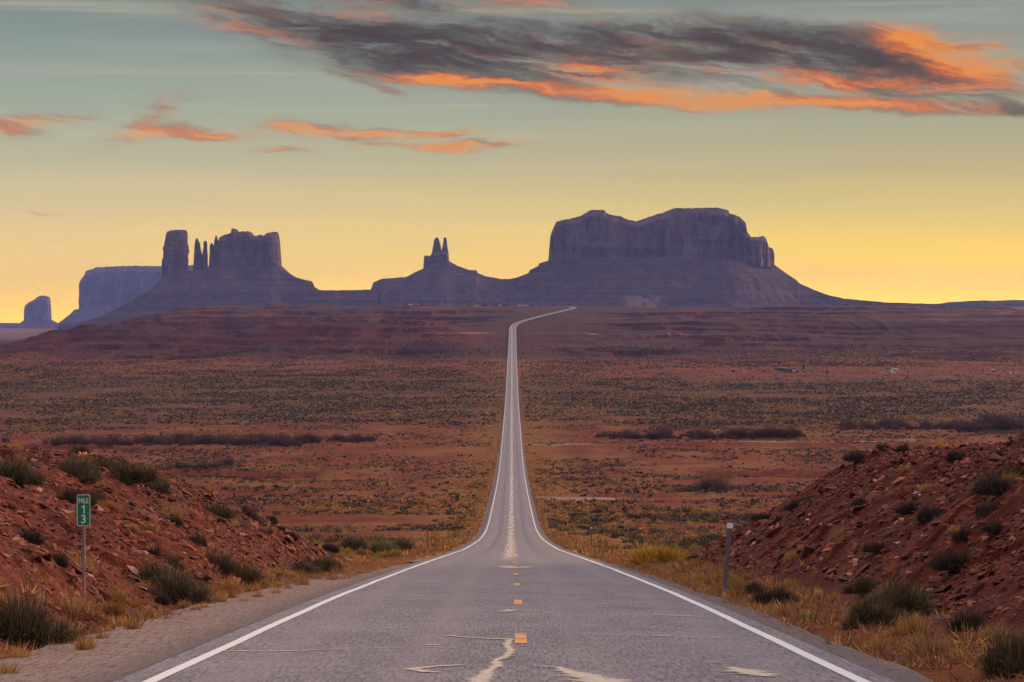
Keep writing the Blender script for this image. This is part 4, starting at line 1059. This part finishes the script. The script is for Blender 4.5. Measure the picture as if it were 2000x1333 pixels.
# dry grass clumps along both verges, countable near ones
for i in range(70):
    y = 27 + 60 * g5.uniform() ** .9; x = -g5.uniform(5.5, 6.7); w = g5.uniform(.2, .5)
    shrub('grass_tuft', x, y, gz(x, y) - .02, w, w * g5.uniform(.5, .9), 'tuft of dry grass growing out of the left gravel shoulder edge', 'dry grass tufts on the left gravel edge', 'grass clump', False)
for i in range(150):
    y = 27 + 95 * g5.uniform() ** .8; sd = 1 if i % 2 else -1
    x = (g5.uniform(4.7, 7.3) if sd > 0 else -g5.uniform(6.0 if y < 70 else 5.0, 7.6))
    w = g5.uniform(.25, .6)
    side = 'left' if sd < 0 else 'right'
    shrub('grass_tuft', x, y, gz(x, y) - .02, w, w * g5.uniform(.5, .8), f'clump of golden dry grass on the {side} road verge', f'dry grass clumps on the {side} verge', 'grass clump', False)

def scrub(name, X, Y, nb, w_rng, cols, seed, bw, tips=None, label=''):
    """one mesh of many small shrubs, uncountable ground cover"""
    g = np.random.default_rng(seed); n = len(X); nv = 6; per = []
    for v in range(nv): per.append(blades(nb, .5, .5, bw, [(1, 1, 1)], seed + v, 1.0, .12, 1, .03, .3))
    W = w_rng[0] + (w_rng[1] * 1.35 - w_rng[0]) * g.uniform(0, 1, n) ** 1.9; Hh = W * g.uniform(.75, 1.15, n); Z = terrain(X, Y) - .03
    cols = np.array(cols); ci = cols[g.integers(0, len(cols), n)] * g.uniform(.75, 1.3, n)[:, None]
    Vs, Fs, Cs, off = [], [], [], 0
    vi = g.integers(0, nv, n); rot = g.uniform(0, 6.28, n)
    for v in range(nv):
        s = np.nonzero(vi == v)[0]; bV, bF, bC = per[v]
        if len(s) == 0: continue
        c, sn = np.cos(rot[s])[:, None], np.sin(rot[s])[:, None]
        x = (bV[None, :, 0] * c - bV[None, :, 1] * sn) * W[s][:, None] + X[s][:, None]; y = (bV[None, :, 0] * sn + bV[None, :, 1] * c) * W[s][:, None] + Y[s][:, None]
        z = bV[None, :, 2] * Hh[s][:, None] + Z[s][:, None]
        V = np.stack([x, y, z], -1).reshape(-1, 3); Fq = (bF[None] + (np.arange(len(s)) * len(bV))[:, None, None]).reshape(-1, 3) + off
        Vs.append(V); Fs.append(Fq); Cs.append((bC[None] * ci[s][:, None]).reshape(-1, 3)); off += len(V)
    o = mesh(name, np.concatenate(Vs), np.concatenate(Fs), M['plant'], False, None, np.concatenate(Cs)); tag(o, label, None, None, 'stuff'); return o

def two(n, y0, y1, seed, nb, wr, bw):
    X, Y = scatter(n, y0, y1, dens, seed); g = np.random.default_rng(seed)
    yel = g.uniform(0, 1, len(X)) < .18 + .6 * gl_(X, Y)
    return (X[~yel], Y[~yel]), (X[yel], Y[yel])
A1, B1 = two(22000, 228, 480, 601, 0, 0, 0); A2, B2 = two(80000, 480, 1150, 602, 0, 0, 0); A3, B3 = two(270000, 1150, 2700, 603, 0, 0, 0)
scrub('scrub', *A1, 46, (.5, 1.5), DARK + SAGE, 701, .10, label='dark sage scrub scattered over the near valley floor')
scrub('scrub', *B1, 46, (.4, 1.2), CHAM + GOLD[:1], 702, .09, label='yellowish rabbitbrush scrub scattered over the near valley floor')
scrub('scrub', *A2, 16, (.6, 1.7), DARK + SAGE, 703, .24, label='dark scrub dotting the red valley floor')
scrub('scrub', *B2, 16, (.5, 1.4), CHAM + GOLD[:2], 704, .22, label='yellowish scrub dotting the red valley floor')
scrub('scrub', *A3, 9, (.8, 1.9), DARK + SAGE, 705, .5, label='dense dark scrub belt on the far valley floor')
scrub('scrub', *B3, 9, (.7, 1.6), CHAM, 706, .45, label='dense yellow green scrub belt on the far valley floor')
# golden grass film: verges and among the near shrubs
def verge_fn(X, Y):
    a = np.abs(X - XC(Y)); return (a > 5.1) * (np.exp(-((a - 6.5) / (2.2 + Y * .006)) ** 2)) * (bank(X, Y) < 1.1)
gX, gY = [], []
g6 = np.random.default_rng(66)
n = 26000; yy_ = 24 + (150 - 24) * g6.uniform(0, 1, n) ** .7; sd_ = np.where(g6.uniform(0, 1, n) < .5, -1, 1)
aa = np.where(sd_ > 0, 4.38 + np.abs(g6.normal(0, 1.3, n)), np.where(yy_ < 75, 6.0, 4.9 + .0 * yy_) + np.abs(g6.normal(0, 1.0, n)))
cl = fbm(aa * sd_ / 1.2, yy_ / 2.2, 3, 140) > -.12
gX, gY = (aa * sd_)[cl], yy_[cl]
def scrub_z(name, X, Y, *a, **k):
    global terrain
    t0 = terrain; terrain = lambda x, y: np.where((np.abs(x) > 5.6) & (y < 131) & (y > 15), bank_z_raw(x, y), t0(x, y))
    try: return scrub(name, X, Y, *a, **k)
    finally: terrain = t0
_t_orig = terrain
def bank_z_raw(X, Y):
    global terrain
    s = terrain; terrain = _t_orig
    try: return bank_z(X, Y)
    finally: terrain = s
scrub_z('dry_grass', gX, gY, 20, (.16, .46), GOLD + PINK[:2], 711, .045, label='short golden grass growing along both road verges')
n = 46000; yy_ = 140 + (1500 - 140) * g6.uniform(0, 1, n) ** 1.2; sd_ = np.where(g6.uniform(0, 1, n) < .5, -1, 1)
aa = 4.7 + np.abs(g6.normal(0, 1, n)) * (1.2 + yy_ * .005)
scrub('dry_grass', aa * sd_ + XC(yy_), yy_, 9, (.3, .8), GOLD, 712, .14, label='golden roadside grass in the valley')
n = 2600; yy_ = 28 + 90 * g6.uniform(0, 1, n); sd_ = np.where(g6.uniform(0, 1, n) < .5, -1, 1); aa = 7 + 16 * g6.uniform(0, 1, n) ** 1.3
cl = fbm(aa * sd_ / 4, yy_ / 5, 3, 144) > .05
scrub_z('dry_grass', (aa * sd_)[cl], yy_[cl], 16, (.1, .3), PINK + GOLD, 713, .03, label='wisps of dry grass growing between the rocks on both banks')

# ------------------------------------------------------------------ rubble on the banks
def rock_protos(n, seed, flat=.26):
    out = []; g = np.random.default_rng(seed)
    for i in range(n):
        bm = bmesh.new()
        for _ in range(13):
            v = g.uniform(-1, 1, 3); v[2] = np.sign(v[2]) * abs(v[2]) ** .4; bm.verts.new((v[0] * .5, v[1] * .5 * g.uniform(.5, 1), v[2] * .5 * flat))
        bmesh.ops.convex_hull(bm, input=bm.verts)
        for v in [v for v in bm.verts if not v.link_faces]: bm.verts.remove(v)
        bmesh.ops.triangulate(bm, faces=bm.faces); bm.verts.index_update()
        out.append((np.array([v.co[:] for v in bm.verts]), np.array([[v.index for v in f.verts] for f in bm.faces]))); bm.free()
    return out
RCOL = np.array([(.105, .018, .010), (.18, .034, .014), (.065, .012, .009), (.32, .08, .030), (.46, .22, .15), (.055, .013, .011)])
def tilt_basis(X, Y, g, n):
    """bedding that dips with the slope toward the road, jittered"""
    e = .25; zx = (bank_z(X + e, Y) - bank_z(X - e, Y)) / (2 * e); zy = (bank_z(X, Y + e) - bank_z(X, Y - e)) / (2 * e)
    nx = -zx * .7 + g.normal(0, .32, n); ny = -zy * .5 + g.normal(0, .30, n); nz = np.ones(n)
    N3 = np.stack([nx, ny, nz], -1); N3 /= np.linalg.norm(N3, axis=1)[:, None]
    a = g.uniform(0, 6.28, n); T = np.stack([np.cos(a), np.sin(a), 0 * a], -1); T -= N3 * (T * N3).sum(1)[:, None]; T /= np.linalg.norm(T, axis=1)[:, None]
    return T, np.cross(N3, T), N3
def rubble(side, n, seed, label):
    g = np.random.default_rng(seed); Y = 22 + 102 * g.uniform(0, 1, n) ** .85; a = (6.6 if side < 0 else 7.2) + 17 * g.uniform(0, 1, n) ** 1.25
    X = a * side; b = bank(X, Y); keep = (b > .12) & (g.uniform(0, 1, n) < .35 + .9 * (fbm(X / 3, Y / 4, 3, seed) + .35)); X, Y = X[keep], Y[keep]; n = len(X)
    T, B, N3 = tilt_basis(X, Y, g, n); S = np.exp(g.normal(-2.62, .62, n)).clip(.04, .6) * (1 + .004 * Y); Z = bank_z(X, Y)
    pr = rock_protos(14, seed); vi = g.integers(0, 14, n); col = RCOL[g.choice(len(RCOL), n, p=[.28, .24, .2, .15, .05, .08])] * g.uniform(.75, 1.2, n)[:, None]
    Vs, Fs, Cs, off = [], [], [], 0
    for v in range(14):
        s = np.nonzero(vi == v)[0]; bV, bF = pr[v]; q = S[s][:, None, None]
        V = (bV[None, :, 0:1] * T[s][:, None] + bV[None, :, 1:2] * B[s][:, None] * .8 + bV[None, :, 2:3] * N3[s][:, None]) * q + np.stack([X[s], Y[s], Z[s] + S[s] * .08], -1)[:, None]
        Vs.append(V.reshape(-1, 3)); Fs.append((bF[None] + (np.arange(len(s)) * len(bV))[:, None, None]).reshape(-1, 3) + off); off += len(s) * len(bV)
        Cs.append(np.repeat(col[s][:, None], len(bV), 1).reshape(-1, 3))
    o = mesh('rubble', np.concatenate(Vs), np.concatenate(Fs), M['rubble'], False, None, np.concatenate(Cs)); tag(o, label, None, None, 'stuff')
rubble(-1, 70000, 801, 'loose red sandstone rubble covering the left bank')
rubble(1, 70000, 803, 'loose dark red sandstone rubble covering the right bank')
# larger slabs, each a thing
def slabs(side, n, seed, label, group):
    g = np.random.default_rng(seed); pr = rock_protos(6, seed + 1, .24); ms = []
    from mathutils import Matrix, Vector
    for i, (v, f) in enumerate(pr):
        o = mesh('rock', v, f, M['rubble'], False, None, np.repeat(RCOL[[0, 1, 3, 4, 2, 5][i]][None], len(v), 0), link=False); ms.append(o.data); bpy.data.objects.remove(o)
    k = 0
    while k < n:
        Y = float(24 + 90 * g.uniform()); X = float(side * ((6.8 if side < 0 else 7.6) + 14 * g.uniform() ** 1.2))
        if bank(np.array([X]), np.array([Y]))[0] < .2: continue
        T, B, N3 = tilt_basis(np.array([X]), np.array([Y]), g, 1); S = g.uniform(.32, .8)
        m = Matrix([[T[0][r] * S, B[0][r] * S * .75, N3[0][r] * S * .8, (X, Y, gz(X, Y) + .03)[r]] for r in range(3)] + [[0, 0, 0, 1]])
        o = bpy.data.objects.new('rock', ms[k % 6]); C.objects.link(o); o.matrix_world = m; tag(o, label, 'rock', group); k += 1
slabs(-1, 60, 811, 'red sandstone slab lying on the left roadside bank', 'sandstone slabs on the left bank')
slabs(1, 60, 813, 'dark red sandstone slab lying on the right roadside bank', 'sandstone slabs on the right bank')

# ------------------------------------------------------------------ roadside furniture
def text_mesh(name, s, size, bold, loc, parent, mat):
    cu = bpy.data.curves.new(name, 'FONT'); cu.body = s; cu.size = size; cu.align_x = 'CENTER'; cu.align_y = 'CENTER'; cu.offset = bold; cu.extrude = .0012
    t = bpy.data.objects.new(name, cu); C.objects.link(t); dg = bpy.context.evaluated_depsgraph_get()
    me = bpy.data.meshes.new_from_object(t.evaluated_get(dg)); bpy.data.objects.remove(t); me.materials.clear(); me.materials.append(mat)
    o = bpy.data.objects.new(name, me); C.objects.link(o); o.rotation_euler = (rad(90), 0, 0); o.location = loc; o.parent = parent
    return o
def rrect(w, h, r, n=5):
    pts = []
    for cx, cz, a0 in ((w - r, h - r, 0), (-w + r, h - r, 90), (-w + r, -h + r, 180), (w - r, -h + r, 270)):
        for i in range(n + 1): a = rad(a0 + 90 * i / n); pts.append((cx + r * math.cos(a), cz + r * math.sin(a)))
    return pts
d = 44.0; s = d / F; X = (163.5 - 1000) * s; base = gz(X, d)
ms = empty('mile_marker', (X, d, base)); tag(ms, 'green mile marker sign on a steel post at the foot of the left bank', 'road sign')
zt = (HY - 966) * s - base; zb = (HY - 1028) * s - base; zc = (zt + zb) / 2; hw = 13.3 * s; hh = (zt - zb) / 2
MB().poly([(x, z + zc) for x, z in rrect(hw, hh, .03)], -.014, -.010).build('sign_plate', M['green'], ms)
b = MB(); outer = rrect(hw - .003, hh - .003, .028); inner = rrect(hw - .014, hh - .014, .020)
for yq in (-.0165,):
    vo = [b.bm.verts.new((x, yq, z + zc)) for x, z in outer]; vi = [b.bm.verts.new((x, yq, z + zc)) for x, z in inner]
    for i in range(len(vo)):
        j = (i + 1) % len(vo); b.bm.faces.new((vo[i], vo[j], vi[j], vi[i]))
b.build('sign_border', M['letter'], ms)
text_mesh('lettering', 'MILE', .098, .0022, (0, -.0165, zc + hh * .58), ms, M['letter']).scale = (.86, 1.22, 1)
MB().poly([(-.004, zc + hh * .06 - .074), (.020, zc + hh * .06 - .074), (.020, zc + hh * .06 + .074), (.002, zc + hh * .06 + .074), (-.032, zc + hh * .06 + .046), (-.032, zc + hh * .06 + .020), (-.004, zc + hh * .06 + .038)], -.0185, -.0150).build('lettering', M['letter'], ms)
for q in (.9, -.9): MB().cyl((0, -.024, zc + hh * q), (0, -.012, zc + hh * q), .009, n=8).build('bolt', M['steel'], ms)
text_mesh('lettering', '3', .20, .0035, (0, -.0165, zc - hh * .58), ms, M['letter'])
MB().box(0, .006, zt / 2 - .25, .045, .022, zt + .45, .004).build('post', M['steel'], ms)
b = MB()
for i in range(28): b.cyl((0, -.0062, .12 + i * .048), (0, -.0052, .12 + i * .048), .0055, n=8)
b.build('hole', M['hole'], ms)

def delineator(px, pyb, pyt, side_lbl, lean=0.0, thick=.06, white=True):
    X, Y, Z = hit(px, pyb, 20); s = Y / F; h = (pyb - pyt) * s; Z = gz(X, Y)
    e = empty('marker_post', (X, Y, Z)); tag(e, side_lbl, 'marker post'); e.rotation_euler = (0, lean, 0)
    b = MB(); b.poly([(-thick / 2, -.3), (thick / 2, -.3), (thick / 2, h), (-thick / 2, h)], -.012, .0)
    b.poly([(-thick / 2, -.3), (-thick / 4, -.3), (-thick / 4, h), (-thick / 2, h)], .0005, .035); b.build('post', M['post_grey'], e)
    if white: MB().box(0, -.019, h - .055, thick * 1.35, .010, .13, .003).build('reflector', M['reflector'], e)
delineator(1414, 1162, 1022, 'leaning grey marker post with a white cap on the right verge', .085, .105)
delineator(835, 1078, 1031, 'plain dark marker post beside the left turnout', 0, .09, False)
delineator(1155, 1078, 1030, 'dark marker post right of the road near the crest', 0, .09, True)
delineator(915, 1054, 1033, 'small marker post left of the road beyond the crest', 0, .10, True)
delineator(1080.5, 1054, 1034, 'small marker post right of the road beyond the crest', 0, .10, True)
def small_sign(px, pyb, pyt, lbl):
    X, Y, Z = hit(px, pyb, 100); s = Y / F; h = (pyb - pyt) * s
    e = empty('road_sign', (X, Y, Z)); tag(e, lbl, 'road sign')
    MB().box(0, 0, h * .5 - .1, .12, .08, h + .2).build('post', M['dark'], e); MB().box(0, -.06, h - .45, .75, .03, .9, .01).build('sign_plate', M['signyel'], e)
small_sign(1081, 928, 909, 'small dull yellow sign right of the road in the valley'); small_sign(963, 920, 903, 'small dull yellow sign left of the road in the valley')

def fence(Xf, y0, y1, step, lbl):
    e = empty('wire_fence', (Xf, y0, float(terrain(np.array([Xf]), np.array([y0]))[0]))); tag(e, lbl, 'fence')
    ys = np.arange(y0, y1, step); xs = Xf + .6 * fbm(ys / 60, ys * 0, 2, 3); zs = terrain(xs, ys); o0 = e.location
    proto = None
    for i, (x, y, z) in enumerate(zip(xs, ys, zs)):
        if proto is None:
            proto = MB().cyl((0, 0, -.3), (0, 0, 1.3), .06, .05, 6).build('post', M['wood'], e); p = proto
        else:
            p = proto.copy(); C.objects.link(p); p.parent = e
        p.location = (x - o0[0], y - o0[1], z - o0[2]); p.rotation_euler = (random.gauss(0, .05), random.gauss(0, .06), 0)
    for hgt in (.45, .8, 1.15):
        b = MB()
        for i in range(len(xs) - 1):
            b.cyl((xs[i] - o0[0], ys[i] - o0[1], zs[i] - o0[2] + hgt), (xs[i + 1] - o0[0], ys[i + 1] - o0[1], zs[i + 1] - o0[2] + hgt), .008, n=3)
        b.build('wire', M['wire'], e)
fence(26.0, 225.0, 760.0, 5.6, 'wire fence with wooden posts right of the road'); fence(-26.0, 225.0, 760.0, 5.6, 'wire fence with wooden posts left of the road')

# ------------------------------------------------------------------ homestead on the far flat
def base_at(px, py): X, Y, Z = hit(px, py, 1400, 2600); return X, Y, Z
def house(px, py, w, dep, h, lbl, wall, roof, rz=0.0, gable=.28, wins=3, name='house', cat='house'):
    X, Y, Z = base_at(px, py) if py > 610 else (lambda q: (q[0], q[1], float(terrain(np.array([q[0]]), np.array([q[1]]))[0])))(at(px, py, 4400 if px else 0))
    e = empty(name, (X, Y, Z), rz); tag(e, lbl, cat)
    MB().box(0, 0, h / 2 - .3, w, dep, h + .6).build('wall', wall, e)
    rb = MB(); g = h + h * gable
    a = [(-dep / 2 - .3, h), (0, g), (dep / 2 + .3, h), (dep / 2 + .3, h + .15), (0, g + .18), (-dep / 2 - .3, h + .15)]
    rb.poly(a, -w / 2 - .3, w / 2 + .3); bmesh.ops.rotate(rb.bm, verts=rb.bm.verts, cent=(0, 0, 0), matrix=__import__('mathutils').Matrix.Rotation(rad(90), 3, 'Z')); rb.build('roof', roof, e)
    for i in range(wins):
        wx = -w / 2 + w * (i + .5) / wins
        if i == wins // 2: MB().box(wx, -dep / 2 - .04, 1.0, .95, .08, 2.0).build('door', M['dark'], e)
        else: MB().box(wx, -dep / 2 - .04, h * .58, 1.3, .08, 1.0).build('window', M['glass'], e)
    return e
house(1528, 727, 9, 7, 2.9, 'brown low house beside the tall tower on the far flat', M['wall'], M['roof'], .1, .3, 4)
house(1543, 728, 6.5, 6, 2.5, 'lean-to cabin on the right of the brown low house', M['wood'], M['roof'], -.5, .5, 2)
house(1747.5, 729, 4.6, 4, 2.9, 'white square shed in the middle of the far right flat', M['whitewall'], M['silver'], .35, .1, 2, 'shed', 'shed')
house(1772.5, 730, 2.3, 2, 1.4, 'small pale box shed right of the white one', M['whitewall'], M['roof'], .1, .1, 1, 'shed', 'shed')
house(1616, 730, 1.3, 1.3, 1.9, 'dark outhouse standing alone right of the tower', M['dark'], M['dark'], 0, .3, 1, 'outhouse', 'outhouse')
house(1979, 731.5, 5.2, 2.4, 1.5, 'long low white container at the right picture edge', M['whitewall'], M['whitewall'], 0, .02, 1, 'container', 'container')
X, Y, Z = base_at(1569, 727.5)
e = empty('water_tower', (X, Y, Z)); tag(e, 'tall dark tapering tower beside the brown low house', 'tower')
for sx in (-1, 1):
    for sy in (-1, 1): MB().cyl((sx * 1.1, sy * 1.1, -.2), (sx * .75 + .2, sy * .75, 2.4), .16, .14, 6).build('leg', M['dark'], e)
MB().cyl((.15, 0, 2.4), (.55, 0, 6.0), 1.05, 1.0, 12).build('tank', M['dark'], e); MB().cyl((.55, 0, 5.95), (.6, 0, 6.5), 1.05, .15, 12).build('roof', M['roof'], e)
def car(px, py, lbl, mat, rz=0.0, L=4.6, pos=None, lights=False):
    X, Y, Z = pos or base_at(px, py); e = empty('car', (X, Y, Z), rz); tag(e, lbl, 'car')
    MB().poly([(-L / 2, .35), (L / 2, .35), (L / 2, .85), (L * .32, .98), (L * .18, 1.45), (-L * .25, 1.48), (-L * .42, 1.0), (-L / 2, .92)], -.85, .85).build('body', mat, e)
    MB().poly([(L * .29, 1.0), (L * .17, 1.38), (-L * .23, 1.40), (-L * .36, 1.02)], -.87, .87).build('window', M['glass'], e)
    for sx in (-1, 1):
        for sy in (-1, 1): MB().cyl((sx * L * .31, sy * .74, .33), (sx * L * .31, sy * .92, .33), .33, n=14).build('wheel', M['tyre'], e)
    return e
car(1491, 727, 'dark car with a pale roof parked left of the brown house', M['carpaint'], .1)
car(1521, 728, 'pale car parked in front of the brown house', M['silver'], .05, 4.2)
car(1555, 729, 'grey low car parked at the foot of the tower', M['carpaint'], .3, 4.2)
X, Y, Z = base_at(1940, 726.5)
e = empty('tank_trailer', (X, Y, Z)); tag(e, 'small grey tank on a trailer at the far right', 'tank trailer')
MB().cyl((-1.7, 0, 1.25), (1.7, 0, 1.25), .72, n=14).build('tank', M['silver'], e); MB().box(-.4, 0, .45, 4.6, 1.2, .12).build('frame', M['dark'], e)
for sy in (-.75, .75): MB().cyl((.3, sy, .35), (.3, sy * 1.2, .35), .36, n=12).build('wheel', M['tyre'], e)
X, Y, Z = base_at(1454, 727.5); e = empty('pen_gate', (X, Y, Z)); tag(e, 'white gate frame on the flat left of the dark car', 'gate')
MB().box(-.75, 0, .9, .28, .2, 1.9).build('post', M['reflector'], e); MB().box(.75, 0, .9, .28, .2, 1.9).build('post', M['reflector'], e); MB().box(0, 0, 1.78, 1.78, .16, .25).build('crossbar', M['reflector'], e)
X, Y, Z = base_at(1432, 727); e = house(1432, 727.5, 1.8, 1.8, 1.2, 'tiny dark shed left of the white gate frame', M['dark'], M['dark'], .2, .2, 1, 'shed', 'shed')
house(1723, 729, 3.5, 2, .7, 'low pale trough left of the white square shed', M['whitewall'], M['silver'], .2, .05, 0, 'trough', 'trough')

# ------------------------------------------------------------------ far settlement on the plateau under the buttes
def far_house(px, d_, w, h, lbl, wall, lift=0.0, name='house', cat='house', wins=2):
    X = (px - 1000) / F * d_; Z = float(terrain(np.array([X]), np.array([d_]))[0])
    Z = max(Z, (HY - 598.6) / F * d_ - .5)
    e = empty(name, (X, d_, Z)); tag(e, lbl, cat)
    MB().box(0, 0, h / 2 - 1, w, 8, h + 2).build('wall', wall, e)
    rb = MB(); rb.poly([(-w / 2 - .4, h), (0, h * 1.35), (w / 2 + .4, h)], -4.4, 4.4).build('roof', M['roof'] if wall is not M['whitewall'] else M['silver'], e)
    for i in range(wins): MB().box(-w / 2 + w * (i + .5) / wins, -4.05, h * .55, w * .14, .1, h * .3).build('window', M['glass'], e)
    return e
far_house(932, 4400, 6.0, 2.4, 'white trailer home on the plateau edge left of the road', M['whitewall'], name='trailer_home', cat='trailer')
for i, (px_, w_, lb_) in enumerate([(1014, 6, 'far white house under the saddle between buttes, leftmost of its row'), (1021, 7, 'far white house second in the row under the saddle'), (1029, 6, 'far white house third in the row under the saddle'), (1045, 7, 'far white house at the right end of the row under the saddle'), (977, 4, 'lone far white house left of the row under the saddle')]):
    far_house(px_, 6100, w_, 3.4, lb_, M['whitewall'])
far_house(822, 5000, 12, 3.0, 'long dim building right of the lit lamp on the plateau', M['wall'], name='building', cat='building')
far_house(795, 5000, 7, 3.0, 'dim building left of the lit lamp on the plateau', M['wall'], name='building', cat='building')
ml, tl, bl, pl = mat_new('lamp_glow'); em = bl.inputs['Emission Color']; em.default_value = (1, .35, .08, 1); bl.inputs['Emission Strength'].default_value = 3; bl.inputs['Base Color'].default_value = (1, .6, .3, 1)
for px_, r_, lb_ in ((803, .7, 'orange glowing lamp on a pole on the plateau'), (798, .45, 'faint orange lamp left of the bright one'), (817, .45, 'faint orange lamp right of the bright one')):
    d_ = 4600; X = (px_ - 1000) / F * d_; Z = float(terrain(np.array([X]), np.array([float(d_)]))[0]); e = empty('street_lamp', (X, d_, Z)); tag(e, lb_, 'lamp')
    MB().cyl((0, 0, -1), (0, 0, 3.6), .12, .1, 6).build('post', M['dark'], e)
    b = MB(); bmesh.ops.create_icosphere(b.bm, subdivisions=2, radius=r_); bmesh.ops.translate(b.bm, vec=(0, 0, 3.6 + r_ * .6), verts=b.bm.verts); b.build('lamp_head', ml, e)
# dark juniper bushes along the plateau rim and the skyline
for px_, d_, h_ in ((949, 4500, 5), (968, 4500, 5.5), (985, 4400, 4), (1042, 4500, 5), (1053, 4500, 3.5), (1112, 4000, 4), (915, 4600, 3), (1300, 4300, 3.5), (1240, 4300, 3), (700, 4300, 3), (640, 4300, 3)):
    X = (px_ - 1000) / F * d_; Z = float(terrain(np.array([X]), np.array([float(d_)]))[0])
    shrub('tamarisk', X, d_, Z - .3, h_ * 1.8, h_, 'dark juniper bush on the plateau rim below the buttes', 'juniper bushes on the plateau rim', 'shrub', False)

# ------------------------------------------------------------------ haze
hz_m = bpy.data.materials.new('haze'); hz_m.use_nodes = True; t = hz_m.node_tree; t.nodes.clear()
pv = t.nodes.new('ShaderNodeVolumePrincipled'); pv.inputs['Color'].default_value = (.25, .38, 1.0, 1); pv.inputs['Density'].default_value = 3.6e-5
out = t.nodes.new('ShaderNodeOutputMaterial'); t.links.new(pv.outputs[0], out.inputs['Volume'])
me = bpy.data.meshes.new('haze'); bm = bmesh.new(); bmesh.ops.create_cube(bm, size=1.0); bm.to_mesh(me); bm.free(); me.materials.append(hz_m)
hz = bpy.data.objects.new('haze', me); C.objects.link(hz); hz.scale = (46000, 18900, 410); hz.location = (0, 9300, 135)
tag(hz, kind='stuff')
